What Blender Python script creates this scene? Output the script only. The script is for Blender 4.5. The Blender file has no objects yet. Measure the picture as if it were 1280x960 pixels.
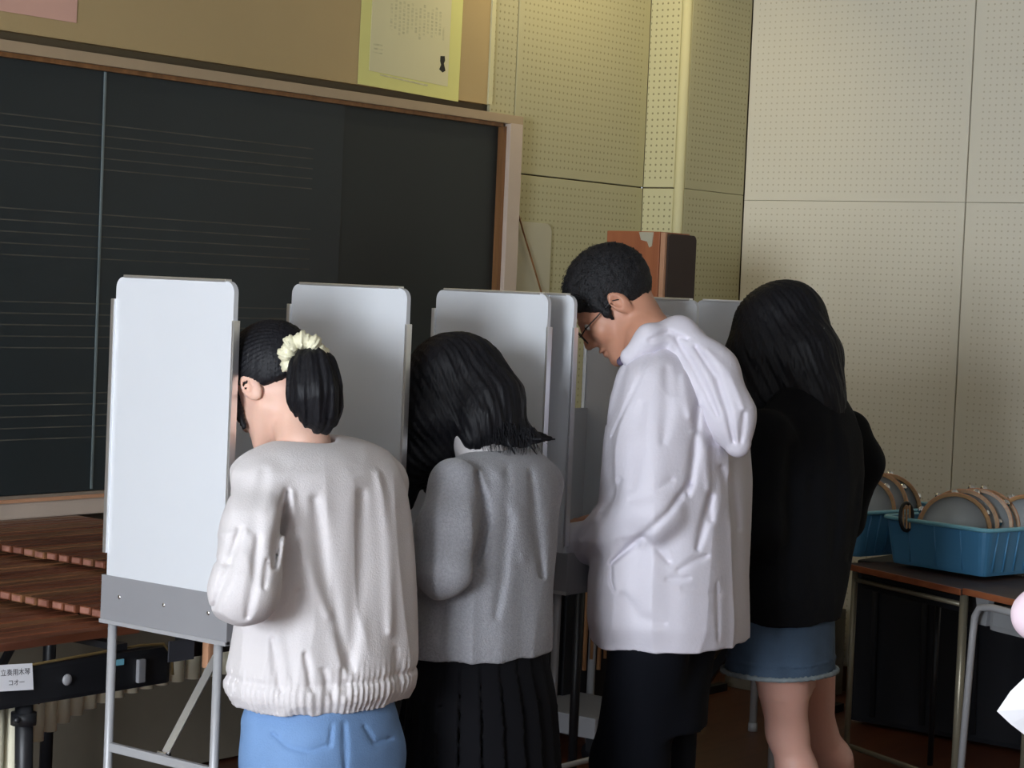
import bpy, bmesh, math, random
import numpy as np
from mathutils import Matrix, Vector

SC = bpy.context.scene
COL = SC.collection
random.seed(7)

# ---------------------------------------------------------------- camera
CAM_H, FPX = 1.55, 2648.4
YAW, PITCH, ROLL = 0.65652526, 0.04488343, -0.0427952
def cam_axes():
    c, s = math.cos(YAW), math.sin(YAW)
    fw = np.array([c, s, 0.]); rt = np.array([s, -c, 0.]); up = np.array([0, 0, 1.])
    cp, sp = math.cos(PITCH), math.sin(PITCH)
    f2 = fw*cp-up*sp; u2 = up*cp+fw*sp
    cr, sr = math.cos(ROLL), math.sin(ROLL)
    return rt*cr-u2*sr, u2*cr+rt*sr, f2
CR, CU, CF = cam_axes()
EYE = np.array([0, 0, CAM_H])
camd = bpy.data.cameras.new('camera'); camo = bpy.data.objects.new('camera', camd); COL.objects.link(camo)
camd.sensor_width = 36; camd.lens = FPX/1280*36; camd.clip_start = .05
camo.matrix_world = Matrix([[CR[0], CU[0], -CF[0], 0], [CR[1], CU[1], -CF[1], 0], [CR[2], CU[2], -CF[2], CAM_H], [0, 0, 0, 1]])
SC.camera = camo
SC.view_settings.view_transform = 'Standard'; SC.view_settings.look = 'None'
SC.view_settings.gamma = 1; SC.view_settings.exposure = 0.14
SC.view_settings.use_curve_mapping = False

# ---------------------------------------------------------------- world and lights
w = bpy.data.worlds.new('world'); SC.world = w; w.use_nodes = True
w.node_tree.nodes['Background'].inputs[0].default_value = (.72, .84, 1, 1)
w.node_tree.nodes['Background'].inputs[1].default_value = 1.6
def area(name, loc, aim, sx, sy, power, col):
    d = bpy.data.lights.new(name, 'AREA'); d.shape = 'RECTANGLE'; d.size = sx; d.size_y = sy
    d.energy = power; d.color = col
    o = bpy.data.objects.new(name, d); COL.objects.link(o); o.location = loc
    v = Vector(aim)-Vector(loc); o.rotation_euler = v.to_track_quat('-Z', 'Z').to_euler()
    return o
area('window_daylight', (-2.75, 1.2, 1.8), (3, 1.2, 1.35), 6.4, 1.7, 1480, (.86, .92, 1))
area('board_lamp', (6.35, 4.28, 2.93), (6.35, 4.85, 2.3), 1.1, .12, 4.5, (1, .84, .5))

# ---------------------------------------------------------------- materials
def new_mat(name):
    m = bpy.data.materials.new(name); m.use_nodes = True
    nt = m.node_tree; return m, nt, nt.nodes['Principled BSDF']
def M(name, col, rough=.6, metal=0., var=.08, vscale=6., bump=0., bscale=60., stretch=(1, 1, 1), spec=.5, sheen=0., sss=0.):
    m, nt, b = new_mat(name); N = nt.nodes; L = nt.links
    b.inputs['Roughness'].default_value = rough; b.inputs['Metallic'].default_value = metal
    b.inputs['Specular IOR Level'].default_value = spec
    if sheen: b.inputs['Sheen Weight'].default_value = sheen
    if sss:
        b.inputs['Subsurface Weight'].default_value = sss; b.inputs['Subsurface Radius'].default_value = (.012, .004, .002)
    tc = N.new('ShaderNodeTexCoord'); mp = N.new('ShaderNodeMapping'); mp.inputs['Scale'].default_value = stretch
    L.new(tc.outputs['Object'], mp.inputs[0])
    n = N.new('ShaderNodeTexNoise'); n.inputs['Scale'].default_value = vscale; n.inputs['Detail'].default_value = 4
    L.new(mp.outputs[0], n.inputs['Vector'])
    r = N.new('ShaderNodeMapRange'); r.inputs[1].default_value = .25; r.inputs[2].default_value = .75
    r.inputs[3].default_value = 1-var; r.inputs[4].default_value = 1+var; L.new(n.outputs[0], r.inputs[0])
    v = N.new('ShaderNodeVectorMath'); v.operation = 'SCALE'; v.inputs[0].default_value = col[:3]
    L.new(r.outputs[0], v.inputs['Scale']); L.new(v.outputs[0], b.inputs['Base Color'])
    if bump:
        n2 = N.new('ShaderNodeTexNoise'); n2.inputs['Scale'].default_value = bscale; n2.inputs['Detail'].default_value = 3
        L.new(mp.outputs[0], n2.inputs['Vector'])
        bp = N.new('ShaderNodeBump'); bp.inputs['Strength'].default_value = bump; bp.inputs['Distance'].default_value = .004
        L.new(n2.outputs[0], bp.inputs['Height']); L.new(bp.outputs[0], b.inputs['Normal'])
    return m
def srgb(r, g, b):
    f = lambda c: (c/12.92 if c <= .04045 else ((c+.055)/1.055)**2.4)
    return (f(r/255), f(g/255), f(b/255))
def wood(name, c1, c2, rough=.45, axis=0, scale=10):
    m, nt, b = new_mat(name); N = nt.nodes; L = nt.links
    b.inputs['Roughness'].default_value = rough
    tc = N.new('ShaderNodeTexCoord'); mp = N.new('ShaderNodeMapping')
    s = [scale*3]*3; s[axis] = scale*.25; mp.inputs['Scale'].default_value = s
    L.new(tc.outputs['Object'], mp.inputs[0])
    n = N.new('ShaderNodeTexNoise'); n.inputs['Scale'].default_value = 1; n.inputs['Detail'].default_value = 6; n.inputs['Distortion'].default_value = .6
    L.new(mp.outputs[0], n.inputs['Vector'])
    r = N.new('ShaderNodeValToRGB'); r.color_ramp.elements[0].position = .3; r.color_ramp.elements[1].position = .72
    r.color_ramp.elements[0].color = (*c1, 1); r.color_ramp.elements[1].color = (*c2, 1)
    L.new(n.outputs[0], r.inputs[0]); L.new(r.outputs[0], b.inputs['Base Color'])
    return m
def pegboard(name, col, pitch=.0255, hole=.0042, dark=.45):
    m, nt, b = new_mat(name); N = nt.nodes; L = nt.links
    b.inputs['Roughness'].default_value = .75
    uv = N.new('ShaderNodeUVMap'); uv.uv_map = 'metres'; nv = N.new('ShaderNodeUVMap'); nv.uv_map = 'unit'
    def vm(op, a, bb=None, val=None):
        x = N.new('ShaderNodeVectorMath'); x.operation = op; L.new(a, x.inputs[0])
        if bb is not None: L.new(bb, x.inputs[1])
        if val is not None: x.inputs[1].default_value = val
        return x
    d = vm('DIVIDE', uv.outputs[0], val=(pitch, pitch, 1)); f = vm('FRACTION', d.outputs[0]); c = vm('SUBTRACT', f.outputs[0], val=(.5, .5, 0))
    ln = vm('LENGTH', c.outputs[0])
    ins = N.new('ShaderNodeMapRange'); ins.inputs[1].default_value = hole/pitch*1.15; ins.inputs[2].default_value = hole/pitch*.85
    L.new(ln.outputs['Value'], ins.inputs[0])
    c2 = vm('SUBTRACT', nv.outputs[0], val=(.5, .5, 0)); ab = vm('ABSOLUTE', c2.outputs[0]); sp = N.new('ShaderNodeSeparateXYZ'); L.new(ab.outputs[0], sp.inputs[0])
    lx = N.new('ShaderNodeMath'); lx.operation = 'LESS_THAN'; lx.inputs[1].default_value = .468; L.new(sp.outputs[0], lx.inputs[0])
    ly = N.new('ShaderNodeMath'); ly.operation = 'LESS_THAN'; ly.inputs[1].default_value = .484; L.new(sp.outputs[1], ly.inputs[0])
    m1 = N.new('ShaderNodeMath'); m1.operation = 'MULTIPLY'; L.new(lx.outputs[0], m1.inputs[0]); L.new(ly.outputs[0], m1.inputs[1])
    m2 = N.new('ShaderNodeMath'); m2.operation = 'MULTIPLY'; L.new(m1.outputs[0], m2.inputs[0]); L.new(ins.outputs[0], m2.inputs[1])
    tc = N.new('ShaderNodeTexCoord'); n = N.new('ShaderNodeTexNoise'); n.inputs['Scale'].default_value = 1.3; n.inputs['Detail'].default_value = 3
    L.new(tc.outputs['Object'], n.inputs['Vector'])
    mr = N.new('ShaderNodeMapRange'); mr.inputs[3].default_value = .93; mr.inputs[4].default_value = 1.06; L.new(n.outputs[0], mr.inputs[0])
    v = N.new('ShaderNodeVectorMath'); v.operation = 'SCALE'; v.inputs[0].default_value = col; L.new(mr.outputs[0], v.inputs['Scale'])
    mx = N.new('ShaderNodeMix'); mx.data_type = 'RGBA'; L.new(m2.outputs[0], mx.inputs[0]); L.new(v.outputs[0], mx.inputs[6])
    mx.inputs[7].default_value = (col[0]*dark, col[1]*dark*.96, col[2]*dark*.85, 1); L.new(mx.outputs[2], b.inputs['Base Color'])
    return m
MAT = dict(
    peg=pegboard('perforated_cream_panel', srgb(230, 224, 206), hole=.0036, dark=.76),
    pegf=pegboard('perforated_shade_tinted_panel', srgb(182, 177, 142), dark=.6),  # front boards: grazing shade and warm lamp tint put into the cream colour
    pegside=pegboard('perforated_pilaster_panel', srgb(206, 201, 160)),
    wains=M('dark_lower_wall', srgb(112, 104, 90), .8, var=.1),
    tan=M('tan_wall_paint', srgb(182, 159, 114), .8, var=.06, vscale=1.5, bump=.1),
    joint=M('dark_wall_backing', srgb(96, 84, 62), .9),
    board=M('dark_green_chalkboard', srgb(30, 39, 43), .38, var=.18, vscale=1.6, spec=.5),
    board2=M('darker_chalkboard_leaf', srgb(27, 34, 35), .42, var=.12, vscale=1.6, spec=.45),
    chalk=M('pale_staff_paint', srgb(78, 76, 68), .8, var=.4, vscale=9),
    seam=M('chalky_joint_strip', srgb(104, 114, 114), .6, var=.3, vscale=8),
    railm=M('tan_rail_enamel', srgb(176, 154, 124), .6, var=.05),
    frame=M('pinkish_frame_enamel', srgb(196, 178, 162), .5, var=.05),
    framewood=wood('brown_frame_wood', srgb(110, 74, 40), srgb(150, 104, 62), .5, 2),
    ceil=M('ceiling_white', (.7, .7, .66), .9),
    floor=wood('red_brown_floor', srgb(74, 40, 26), srgb(104, 60, 38), .35, 0, 6),
    panel=M('silver_white_panel', srgb(212, 215, 219), .38, .08, var=.02, vscale=2, spec=.5),
    alu=M('bright_aluminium', (.86, .87, .88), .28, .9, var=.03),
    grey=M('grey_steel', srgb(142, 142, 145), .5, .1, var=.03),
    greyleg=M('grey_painted_tube', srgb(166, 166, 168), .42, .15, var=.04),
    chrome=M('chrome', (.85, .85, .86), .12, 1., var=.02),
    black=M('black_enamel', srgb(20, 21, 25), .45, var=.1),
    darkcab=M('dark_navy_cover', srgb(20, 22, 30), .8, var=.15, bump=.3, bscale=20),
    bar=wood('rosewood_bar', srgb(84, 46, 30), srgb(128, 76, 52), .36, 0, 9),
    barb=wood('browner_rosewood_bar', srgb(92, 58, 38), srgb(142, 98, 66), .36, 0, 9),
    barend=wood('rosewood_bar_pale', srgb(124, 80, 66), srgb(170, 120, 104), .5, 0, 9),
    pipe=M('cream_resonator', srgb(232, 226, 200), .4, .0, var=.05),
    gold=M('brass_strip', srgb(150, 128, 84), .35, .7),
    pink=M('pink_paper', srgb(222, 176, 158), .8, var=.03),
    ypaper=M('yellow_green_paper', srgb(222, 220, 140), .8, var=.05, vscale=3),
    wpaper=M('aged_white_paper', srgb(218, 212, 170), .8, var=.03, vscale=4),
    white=M('white_paper', srgb(232, 232, 236), .7, var=.02),
    faint=M('faint_print', srgb(202, 197, 156), .8, var=.25, vscale=40),
    ink=M('black_ink', srgb(26, 26, 24), .7),
    inkgrey=M('marker_ink', srgb(60, 60, 66), .7),
    red=M('red_print', srgb(190, 40, 50), .6),
    blue=M('blue_plastic', srgb(72, 130, 170), .4, var=.05, vscale=5),
    bluerim=M('pale_blue_rim', srgb(118, 180, 198), .4, var=.05),
    desk=wood('worn_desk_edge', srgb(120, 62, 38), srgb(158, 96, 62), .4, 1, 8),
    desktop=wood('dark_desk_top', srgb(52, 36, 30), srgb(74, 52, 42), .55, 1, 8),
    desktray=M('grey_desk_tray', srgb(150, 152, 154), .5, .3),
    desktube=M('olive_grey_tube', srgb(134, 128, 110), .35, .4),
    spk=wood('orange_brown_veneer', srgb(158, 92, 56), srgb(178, 110, 70), .45, 2, 5),
    spkedge=M('pale_veneer_edge', srgb(196, 146, 112), .5),
    grille=M('dark_brown_grille', srgb(62, 48, 42), .8, var=.1, bump=.3, bscale=300),
    drumwood=wood('tambourine_wood', srgb(150, 112, 70), srgb(196, 156, 108), .4, 0, 14),
    skinhead=M('drum_skin', srgb(176, 184, 188), .5, var=.05),
    stick=wood('stick_wood', srgb(150, 108, 72), srgb(180, 136, 94), .5, 2, 14),
    skin=M('skin_fair', srgb(222, 180, 160), .5, var=.05, vscale=14, bump=.05, bscale=200, sss=.12),
    skinb=M('skin_tan', srgb(196, 142, 116), .5, var=.06, vscale=14, bump=.05, bscale=200, sss=.12),
    skinl=M('skin_leg', srgb(206, 158, 142), .5, var=.05, vscale=8, sss=.12),
    hair=M('black_hair', srgb(15, 15, 20), .58, var=.25, vscale=10, bump=.8, bscale=90, stretch=(1, 1, .12), spec=.28),
    hairs=M('short_black_hair', srgb(22, 22, 25), .6, var=.25, vscale=30, bump=.8, bscale=260, spec=.35),
    sweat=M('cream_white_cotton', srgb(216, 211, 211), .85, var=.03, vscale=6, bump=.25, bscale=280, sheen=.1),
    knit=M('heather_grey_knit', srgb(146, 146, 151), .9, var=.16, vscale=190, bump=.5, bscale=300, sheen=.2),
    jacket=M('white_nylon', srgb(216, 212, 221), .6, var=.03, vscale=6, bump=.2, bscale=120),
    jean=M('light_blue_denim', srgb(112, 146, 190), .8, var=.12, vscale=9, bump=.3, bscale=300),
    denim=M('faded_blue_denim', srgb(62, 82, 104), .85, var=.2, vscale=12, bump=.3, bscale=300),
    fray=M('frayed_hem', srgb(124, 134, 138), .9, var=.2, vscale=60),
    skirt=M('black_pleated_wool', srgb(13, 13, 17), .9, spec=.15, var=.1),
    trous=M('navy_black_trousers', srgb(10, 12, 19), .9, spec=.15, var=.12),
    hoodie=M('black_fleece', srgb(10, 11, 15), .9, var=.1, bump=.3, bscale=150, spec=.2),
    scr=M('cream_satin', srgb(226, 222, 192), .35, var=.08, vscale=30, bump=.4, bscale=60),
    shoe=M('white_slipper', srgb(206, 206, 206), .5),
    sock=M('white_sock', srgb(220, 220, 220), .9),
    glass=M('spectacle_frame', srgb(30, 28, 30), .3),
    blouse=M('pale_pink_blouse', srgb(236, 214, 224), .8, var=.03, bump=.1, bscale=200),
    collar=M('dark_striped_collar', srgb(84, 74, 96), .8, var=.5, vscale=60),
    lip=M('lips', srgb(178, 108, 98), .45), eye=M('eye_white', (.8, .8, .78), .2), iris=M('dark_iris', srgb(30, 20, 16), .2),
)
gm, nt, b = new_mat('lens_glass'); b.inputs['Transmission Weight'].default_value = .9; b.inputs['Roughness'].default_value = .02
b.inputs['Base Color'].default_value = (.95, .97, 1, 1); MAT['lens'] = gm
gm, nt, b = new_mat('frosted_sheet'); b.inputs['Transmission Weight'].default_value = .35; b.inputs['Roughness'].default_value = .4
b.inputs['Base Color'].default_value = (*srgb(214, 208, 182), 1); MAT['frost'] = gm

# ---------------------------------------------------------------- objects and mesh helpers
def _stamp(o, label=None, cat=None, group=None, kind=None):
    if label: o['label'] = label
    if cat: o['category'] = cat
    if group: o['group'] = group
    if kind: o['kind'] = kind
    return o
ORIG = {}
def thing(name, loc, label, cat, group=None):
    o = bpy.data.objects.new(name, None); COL.objects.link(o); o.location = loc
    o.empty_display_size = .1; ORIG[o.name] = np.array(loc, float)
    return _stamp(o, label, cat, group)
def mesh_obj(name, V, F, mat, parent=None, smooth=False, mats=None, fm=None, **st):
    O = np.zeros(3)
    if parent is not None:
        O = ORIG.get(parent.name, np.zeros(3))
    V = np.asarray(V, float)-O
    me = bpy.data.meshes.new(name)
    me.from_pydata(V.tolist(), [], F if isinstance(F, list) else F.tolist())
    me.materials.append(MAT[mat] if isinstance(mat, str) else mat)
    for mm in (mats or []): me.materials.append(MAT[mm])
    if fm is not None: me.polygons.foreach_set('material_index', fm)
    if smooth: me.polygons.foreach_set('use_smooth', [True]*len(me.polygons))
    me.update()
    o = bpy.data.objects.new(name, me); COL.objects.link(o)
    if parent is not None: o.parent = parent
    ORIG[o.name] = O
    return _stamp(o, **st)
def unit(v):
    v = np.asarray(v, float); return v/np.linalg.norm(v)
class MB:
    def __init__(s): s.V = []; s.F = []; s.S = []
    def add(s, V, F, smooth=False):
        n = len(s.V); s.V += [tuple(map(float, v)) for v in V]; s.F += [[i+n for i in f] for f in F]; s.S += [smooth]*len(F); return s
    def box(s, c, size, ax=None, bev=0.):
        c = np.asarray(c, float); h = np.asarray(size, float)/2
        A = np.eye(3) if ax is None else np.asarray(ax, float)
        if bev <= 0:
            V = [c+A.T@(h*np.array([i, j, k])) for i in (-1, 1) for j in (-1, 1) for k in (-1, 1)]
            F = [[0, 1, 3, 2], [4, 6, 7, 5], [0, 4, 5, 1], [2, 3, 7, 6], [0, 2, 6, 4], [1, 5, 7, 3]]
            return s.add(V, F)
        bm = bmesh.new(); bmesh.ops.create_cube(bm, size=1)
        for v in bm.verts: v.co = Vector((v.co.x*2*h[0], v.co.y*2*h[1], v.co.z*2*h[2]))
        bmesh.ops.bevel(bm, geom=bm.edges[:], offset=bev, segments=2, affect='EDGES', profile=.7)
        V = [c+A.T@np.array(v.co) for v in bm.verts]; F = [[v.index for v in f.verts] for f in bm.faces]; bm.free()
        return s.add(V, F)
    def tube(s, pts, r, n=10, cap=True, closed=False):
        pts = [np.asarray(p, float) for p in pts]; m = len(pts); V = []; F = []
        rs = r if hasattr(r, '__len__') else [r]*m
        prev = None
        for i, p in enumerate(pts):
            if closed: t = unit(pts[(i+1) % m]-pts[i-1])
            else: t = unit(pts[min(i+1, m-1)]-pts[max(i-1, 0)])
            if prev is None:
                u = unit(np.cross(t, [0, 0, 1] if abs(t[2]) < .9 else [1, 0, 0]))
            else: u = unit(prev-t*(prev@t))
            prev = u; v = np.cross(t, u)
            V += [p+rs[i]*(math.cos(a)*u+math.sin(a)*v) for a in [2*math.pi*k/n for k in range(n)]]
        for i in range(m if closed else m-1):
            j = (i+1) % m
            F += [[i*n+k, i*n+(k+1) % n, j*n+(k+1) % n, j*n+k] for k in range(n)]
        if cap and not closed: F += [list(range(n))[::-1], [(m-1)*n+k for k in range(n)]]
        return s.add(V, F, True)
    def prism(s, poly, off):
        """polygon (3d points, planar) extruded by vector off"""
        P = [np.asarray(p, float) for p in poly]; n = len(P); off = np.asarray(off, float)
        V = P+[p+off for p in P]
        F = [list(range(n))[::-1], [n+i for i in range(n)]]+[[i, (i+1) % n, n+(i+1) % n, n+i] for i in range(n)]
        return s.add(V, F)
    def ball(s, c, r, n=10, ax=None):
        r = np.asarray(r if hasattr(r, '__len__') else [r]*3, float); A = np.eye(3) if ax is None else np.asarray(ax, float)
        V = []; F = []
        for i in range(n+1):
            th = math.pi*i/n
            for k in range(2*n):
                ph = math.pi*k/n
                V.append(np.asarray(c)+A.T@(r*np.array([math.sin(th)*math.cos(ph), math.sin(th)*math.sin(ph), math.cos(th)])))
        for i in range(n):
            for k in range(2*n):
                F.append([i*2*n+k, (i+1)*2*n+k, (i+1)*2*n+(k+1) % (2*n), i*2*n+(k+1) % (2*n)])
        return s.add(V, F, True)
    def build(s, name, mat, parent=None, **st):
        o = mesh_obj(name, s.V, s.F, mat, parent, **st)
        o.data.polygons.foreach_set('use_smooth', s.S); o.data.validate(); return o
def rrect(w, h, r, n=5, corners=(1, 1, 1, 1)):
    """rounded rectangle outline, (u,v), origin lower-left; corners ll lr ur ul"""
    out = []
    for (cx, cy, a0, on) in ((r, r, 180, corners[0]), (w-r, r, 270, corners[1]), (w-r, h-r, 0, corners[2]), (r, h-r, 90, corners[3])):
        if on: out += [(cx+r*math.cos(math.radians(a0+90*i/n)), cy+r*math.sin(math.radians(a0+90*i/n))) for i in range(n+1)]
        else: out.append((0 if cx == r else w, 0 if cy == r else h))
    return out
def proj(P):
    q = P-EYE; z = q@CF
    return 640+FPX*(q@CR)/z, 480-FPX*(q@CU)/z, z
def ray(px, py): return CF+CR*((px-640)/FPX)-CU*((py-480)/FPX)
def by(px, py, Y): d = ray(px, py); return EYE+d*(Y/d[1])
def bx(px, py, X): d = ray(px, py); return EYE+d*(X/d[0])
def bz(px, py, Z): d = ray(px, py); return EYE+d*((Z-CAM_H)/d[2])
def at(px, py, D): return EYE+ray(px, py)*D

# ---------------------------------------------------------------- signed-distance sculpting
def smin(a, b, k):
    h = np.clip(.5+.5*(b-a)/k, 0, 1); return b*(1-h)+a*h-k*h*(1-h)
def smax(a, b, k): return -smin(-a, -b, k)
def rc(P, a, b, ra, rb):
    a = np.asarray(a, float); ab = np.asarray(b, float)-a
    t = np.clip((P-a)@ab/max(ab@ab, 1e-9), 0, 1)
    return np.linalg.norm(P-a-t[:, None]*ab, axis=1)-(ra+t*(rb-ra))
def chain(P, pts, rs, k=.015):
    d = None
    for i in range(len(pts)-1):
        e = rc(P, pts[i], pts[i+1], rs[i], rs[i+1]); d = e if d is None else smin(d, e, k)
    return d
def ell(P, c, r, A=None):
    q = P-np.asarray(c, float)
    if A is not None: q = q@np.asarray(A).T
    r = np.asarray(r, float); k0 = np.linalg.norm(q/r, axis=1); k1 = np.linalg.norm(q/r**2, axis=1)
    return k0*(k0-1)/np.maximum(k1, 1e-6)
class Loft:
    """stack of ellipses: rows (z, cx, cy, a, b), axes turned by yaw"""
    def __init__(s, rows, yaw=0., soft=5, power=2.3):
        rows = sorted(rows); R = np.array(rows, float); s.z0, s.z1 = R[0, 0], R[-1, 0]
        s.Z = np.linspace(s.z0, s.z1, 160); T = np.array([np.interp(s.Z, R[:, 0], R[:, i]) for i in range(1, 5)])
        k = np.exp(-np.linspace(-2, 2, 2*soft+1)**2); k /= k.sum()
        s.T = np.array([np.convolve(np.pad(t, soft, 'edge'), k, 'valid') for t in T]); s.c, s.s = math.cos(yaw), math.sin(yaw); s.p = power
    def parts(s, P):
        cx, cy, a, b = [np.interp(P[:, 2], s.Z, t) for t in s.T]
        dx, dy = P[:, 0]-cx, P[:, 1]-cy
        return (dx*s.c+dy*s.s), (-dx*s.s+dy*s.c), a, b
    def __call__(s, P, grow=0., mod=None, lo=True, hi=True):
        u, v, a, b = s.parts(P); a = a+grow; b = b+grow
        if mod is not None:
            m = mod(np.arctan2(v/b, u/a), P[:, 2]); a = a+m; b = b+m
        d = ((np.abs(u/a)**s.p+np.abs(v/b)**s.p)**(1/s.p)-1)*np.minimum(a, b)
        if lo: d = np.maximum(d, s.z0-P[:, 2])
        if hi: d = smax(d, P[:, 2]-s.z1-grow, .03)
        return d
def rows_px(rows, yaw=0.):
    """rows (py, left px, right px, Y of axis, depth/width ratio) -> world ellipses that have this width seen from the room"""
    r = np.array([math.sin(YAW), -math.cos(YAW)]); sx = abs(np.array([math.cos(yaw), math.sin(yaw)])@r); sy = abs(np.array([-math.sin(yaw), math.cos(yaw)])@r)
    out = []
    for (y, l, rr, Y, k) in rows:
        c = by((l+rr)/2, y, Y); w = (rr-l)/2*((c-EYE)@CF)/FPX
        a = w/math.sqrt(sx*sx+(sy*k)**2); out.append((c[2], c[0], c[1], a, a*k))
    return out
def crease(P, lines, zc):
    """folds pressed into (or raised on) the side of cloth that faces the room; zc = depth of the garment's axis"""
    X, Y, Z = proj(P); m = np.clip((zc-Z)/.03+.5, 0, 1); d = np.zeros(len(P))
    for pts, w, dep in lines:
        best = np.full(len(P), 1e9)
        n = len(pts)
        for i in range(n-1):
            ax, ay = pts[i]; bx_, by_ = pts[i+1]; ux, uy = bx_-ax, by_-ay
            t = np.clip(((X-ax)*ux+(Y-ay)*uy)/(ux*ux+uy*uy), 0, 1)
            e = (X-ax-t*ux)**2+(Y-ay-t*uy)**2
            g = (i+t)/(n-1); wl = w*(.35+.65*np.sin(np.pi*np.clip(.12+.8*g, 0, 1)))
            best = np.minimum(best, e/(wl*wl))
        d += dep*.72*np.exp(-best*.8)
    return d*m
def drape(P, s, seed, amp):
    """long soft hanging folds"""
    n = wr(P, s, seed, (1, 1, .16)); return amp*(1-1.6*np.abs(n))
def wr(P, s, seed, st=(1, 1, .35)):
    """smooth pseudo-noise for cloth"""
    q = P*np.array(st)*s; x, y, z = q[:, 0]+seed, q[:, 1]-seed*.7, q[:, 2]+seed*1.3
    return (np.sin(x+1.7*np.sin(y+.6*z))+np.sin(1.6*y-z+1.3*np.sin(x*1.3))+np.sin(1.3*z+1.9*np.sin(y*.8-x)))/3
def sdf_mesh(name, f, lo, hi, h, mat, parent, **st):
    lo = np.asarray(lo, float); hi = np.asarray(hi, float); B = 6
    nb = np.maximum(1, np.ceil((hi-lo)/(h*B)).astype(int)); n = nb*B
    gi = np.stack(np.meshgrid(*[np.arange(k) for k in nb], indexing='ij'), -1).reshape(-1, 3)
    cc = lo+(gi+.5)*B*h-h/2; dc = f(cc); near = np.abs(dc) < B*h*1.35
    D = np.empty(tuple(n), np.float32)
    D6 = D.reshape(nb[0], B, nb[1], B, nb[2], B)
    D6[:] = np.where(dc < 0, -1., 1.).reshape(tuple(nb))[:, None, :, None, :, None]
    act = gi[near]; off = np.stack(np.meshgrid(*[np.arange(B)]*3, indexing='ij'), -1).reshape(-1, 3)
    for c0 in range(0, len(act), 1500):
        a = act[c0:c0+1500]; idx = (a[:, None, :]*B+off[None]).reshape(-1, 3)
        D[idx[:, 0], idx[:, 1], idx[:, 2]] = f(lo+idx*h)
    D[0] = D[-1] = 1; D[:, 0] = D[:, -1] = 1; D[:, :, 0] = D[:, :, -1] = 1
    S = D < 0
    cnt = sum(S[i:n[0]-1+i, j:n[1]-1+j, k:n[2]-1+k].astype(np.int8) for i in (0, 1) for j in (0, 1) for k in (0, 1))
    cells = np.argwhere((cnt > 0) & (cnt < 8)); vid = np.full(cnt.shape, -1, np.int64); vid[tuple(cells.T)] = np.arange(len(cells))
    acc = np.zeros((len(cells), 3)); num = np.zeros(len(cells))
    cs = [(i, j, k) for i in (0, 1) for j in (0, 1) for k in (0, 1)]
    for a in cs:
        for ax in range(3):
            if a[ax]: continue
            b_ = list(a); b_[ax] = 1
            da = D[cells[:, 0]+a[0], cells[:, 1]+a[1], cells[:, 2]+a[2]]; db = D[cells[:, 0]+b_[0], cells[:, 1]+b_[1], cells[:, 2]+b_[2]]
            x = (da < 0) != (db < 0); t = np.where(x, da/np.where(x, da-db, 1), 0)
            p = np.tile(np.array(a, float), (len(cells), 1)); p[:, ax] += t
            acc[x] += p[x]; num[x] += 1
    V = lo+(cells+acc/num[:, None])*h
    F = []
    for ax in range(3):
        o1, o2 = (ax+1) % 3, (ax+2) % 3
        sl = [slice(None)]*3; sl2 = [slice(None)]*3; sl[ax] = slice(0, n[ax]-1); sl2[ax] = slice(1, n[ax])
        A, Bq = S[tuple(sl)], S[tuple(sl2)]
        e = np.argwhere(A != Bq); e = e[(e[:, o1] > 0) & (e[:, o2] > 0) & (e[:, o1] < n[o1]-1) & (e[:, o2] < n[o2]-1)]
        inside = A[tuple(e.T)]
        q = []
        for (d1, d2) in ((-1, -1), (0, -1), (0, 0), (-1, 0)):
            c = e.copy(); c[:, o1] += d1; c[:, o2] += d2; q.append(vid[tuple(c.T)])
        q = np.stack(q, 1); q[~inside] = q[~inside][:, ::-1]; F.append(q)
    F = np.concatenate(F)
    e = h*.5
    for _ in range(2):
        d0 = f(V); g = np.stack([f(V+np.eye(3)[i]*e)-d0 for i in range(3)], 1)/e
        gn = np.maximum((g*g).sum(1), .2); step = -(d0/gn)[:, None]*g
        ln = np.linalg.norm(step, axis=1); step *= np.minimum(1, .6*h/np.maximum(ln, 1e-9))[:, None]; V = V+step
    return mesh_obj(name, V, F, mat, parent, smooth=True, **st)
# ================================================================ the room
FY, RX, PY, PX = 4.80, 7.506, 4.62, 7.028         # front wall, right wall, pilaster front and side
CEIL = 3.1
MB().box((2.45, -.1, -.05), (10.3, 10.2, .1)).build('floor', 'floor', kind='structure')
MB().box((2.45, -.1, CEIL+.05), (10.3, 10.2, .1)).build('ceiling', 'ceil', kind='structure')
wf = MB().box((2.2, FY+.06, CEIL/2), (9.7, .08, CEIL)).build('wall_front', 'joint', kind='structure')
wr_ = MB().box((RX+.06, -.1, CEIL/2), (.08, 9.9, CEIL)).build('wall_right', 'joint', kind='structure')
MB().box((2.4, -5.1, CEIL/2), (10.2, .1, CEIL)).build('wall_back', 'tan', kind='structure')
b_ = MB(); b_.box((-2.65, -.15, .5), (.1, 9.8, 1.0)); b_.box((-2.65, -.15, 2.85), (.1, 9.8, .5))
for y in (-5.0, 4.7): b_.box((-2.65, y, 1.8), (.1, .3, 1.6))
b_.build('wall_left', 'tan', kind='structure')
for i in range(4):
    y0 = -4.85+i*2.36
    f = MB()
    for y in (y0+.03, y0+1.18, y0+2.33): f.box((-2.65, y, 1.8), (.06, .05, 1.6))
    for z in (1.02, 2.57): f.box((-2.65, y0+1.18, z), (.06, 2.36, .05))
    f.build('window_%d' % (i+1), 'alu', kind='structure')

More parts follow.
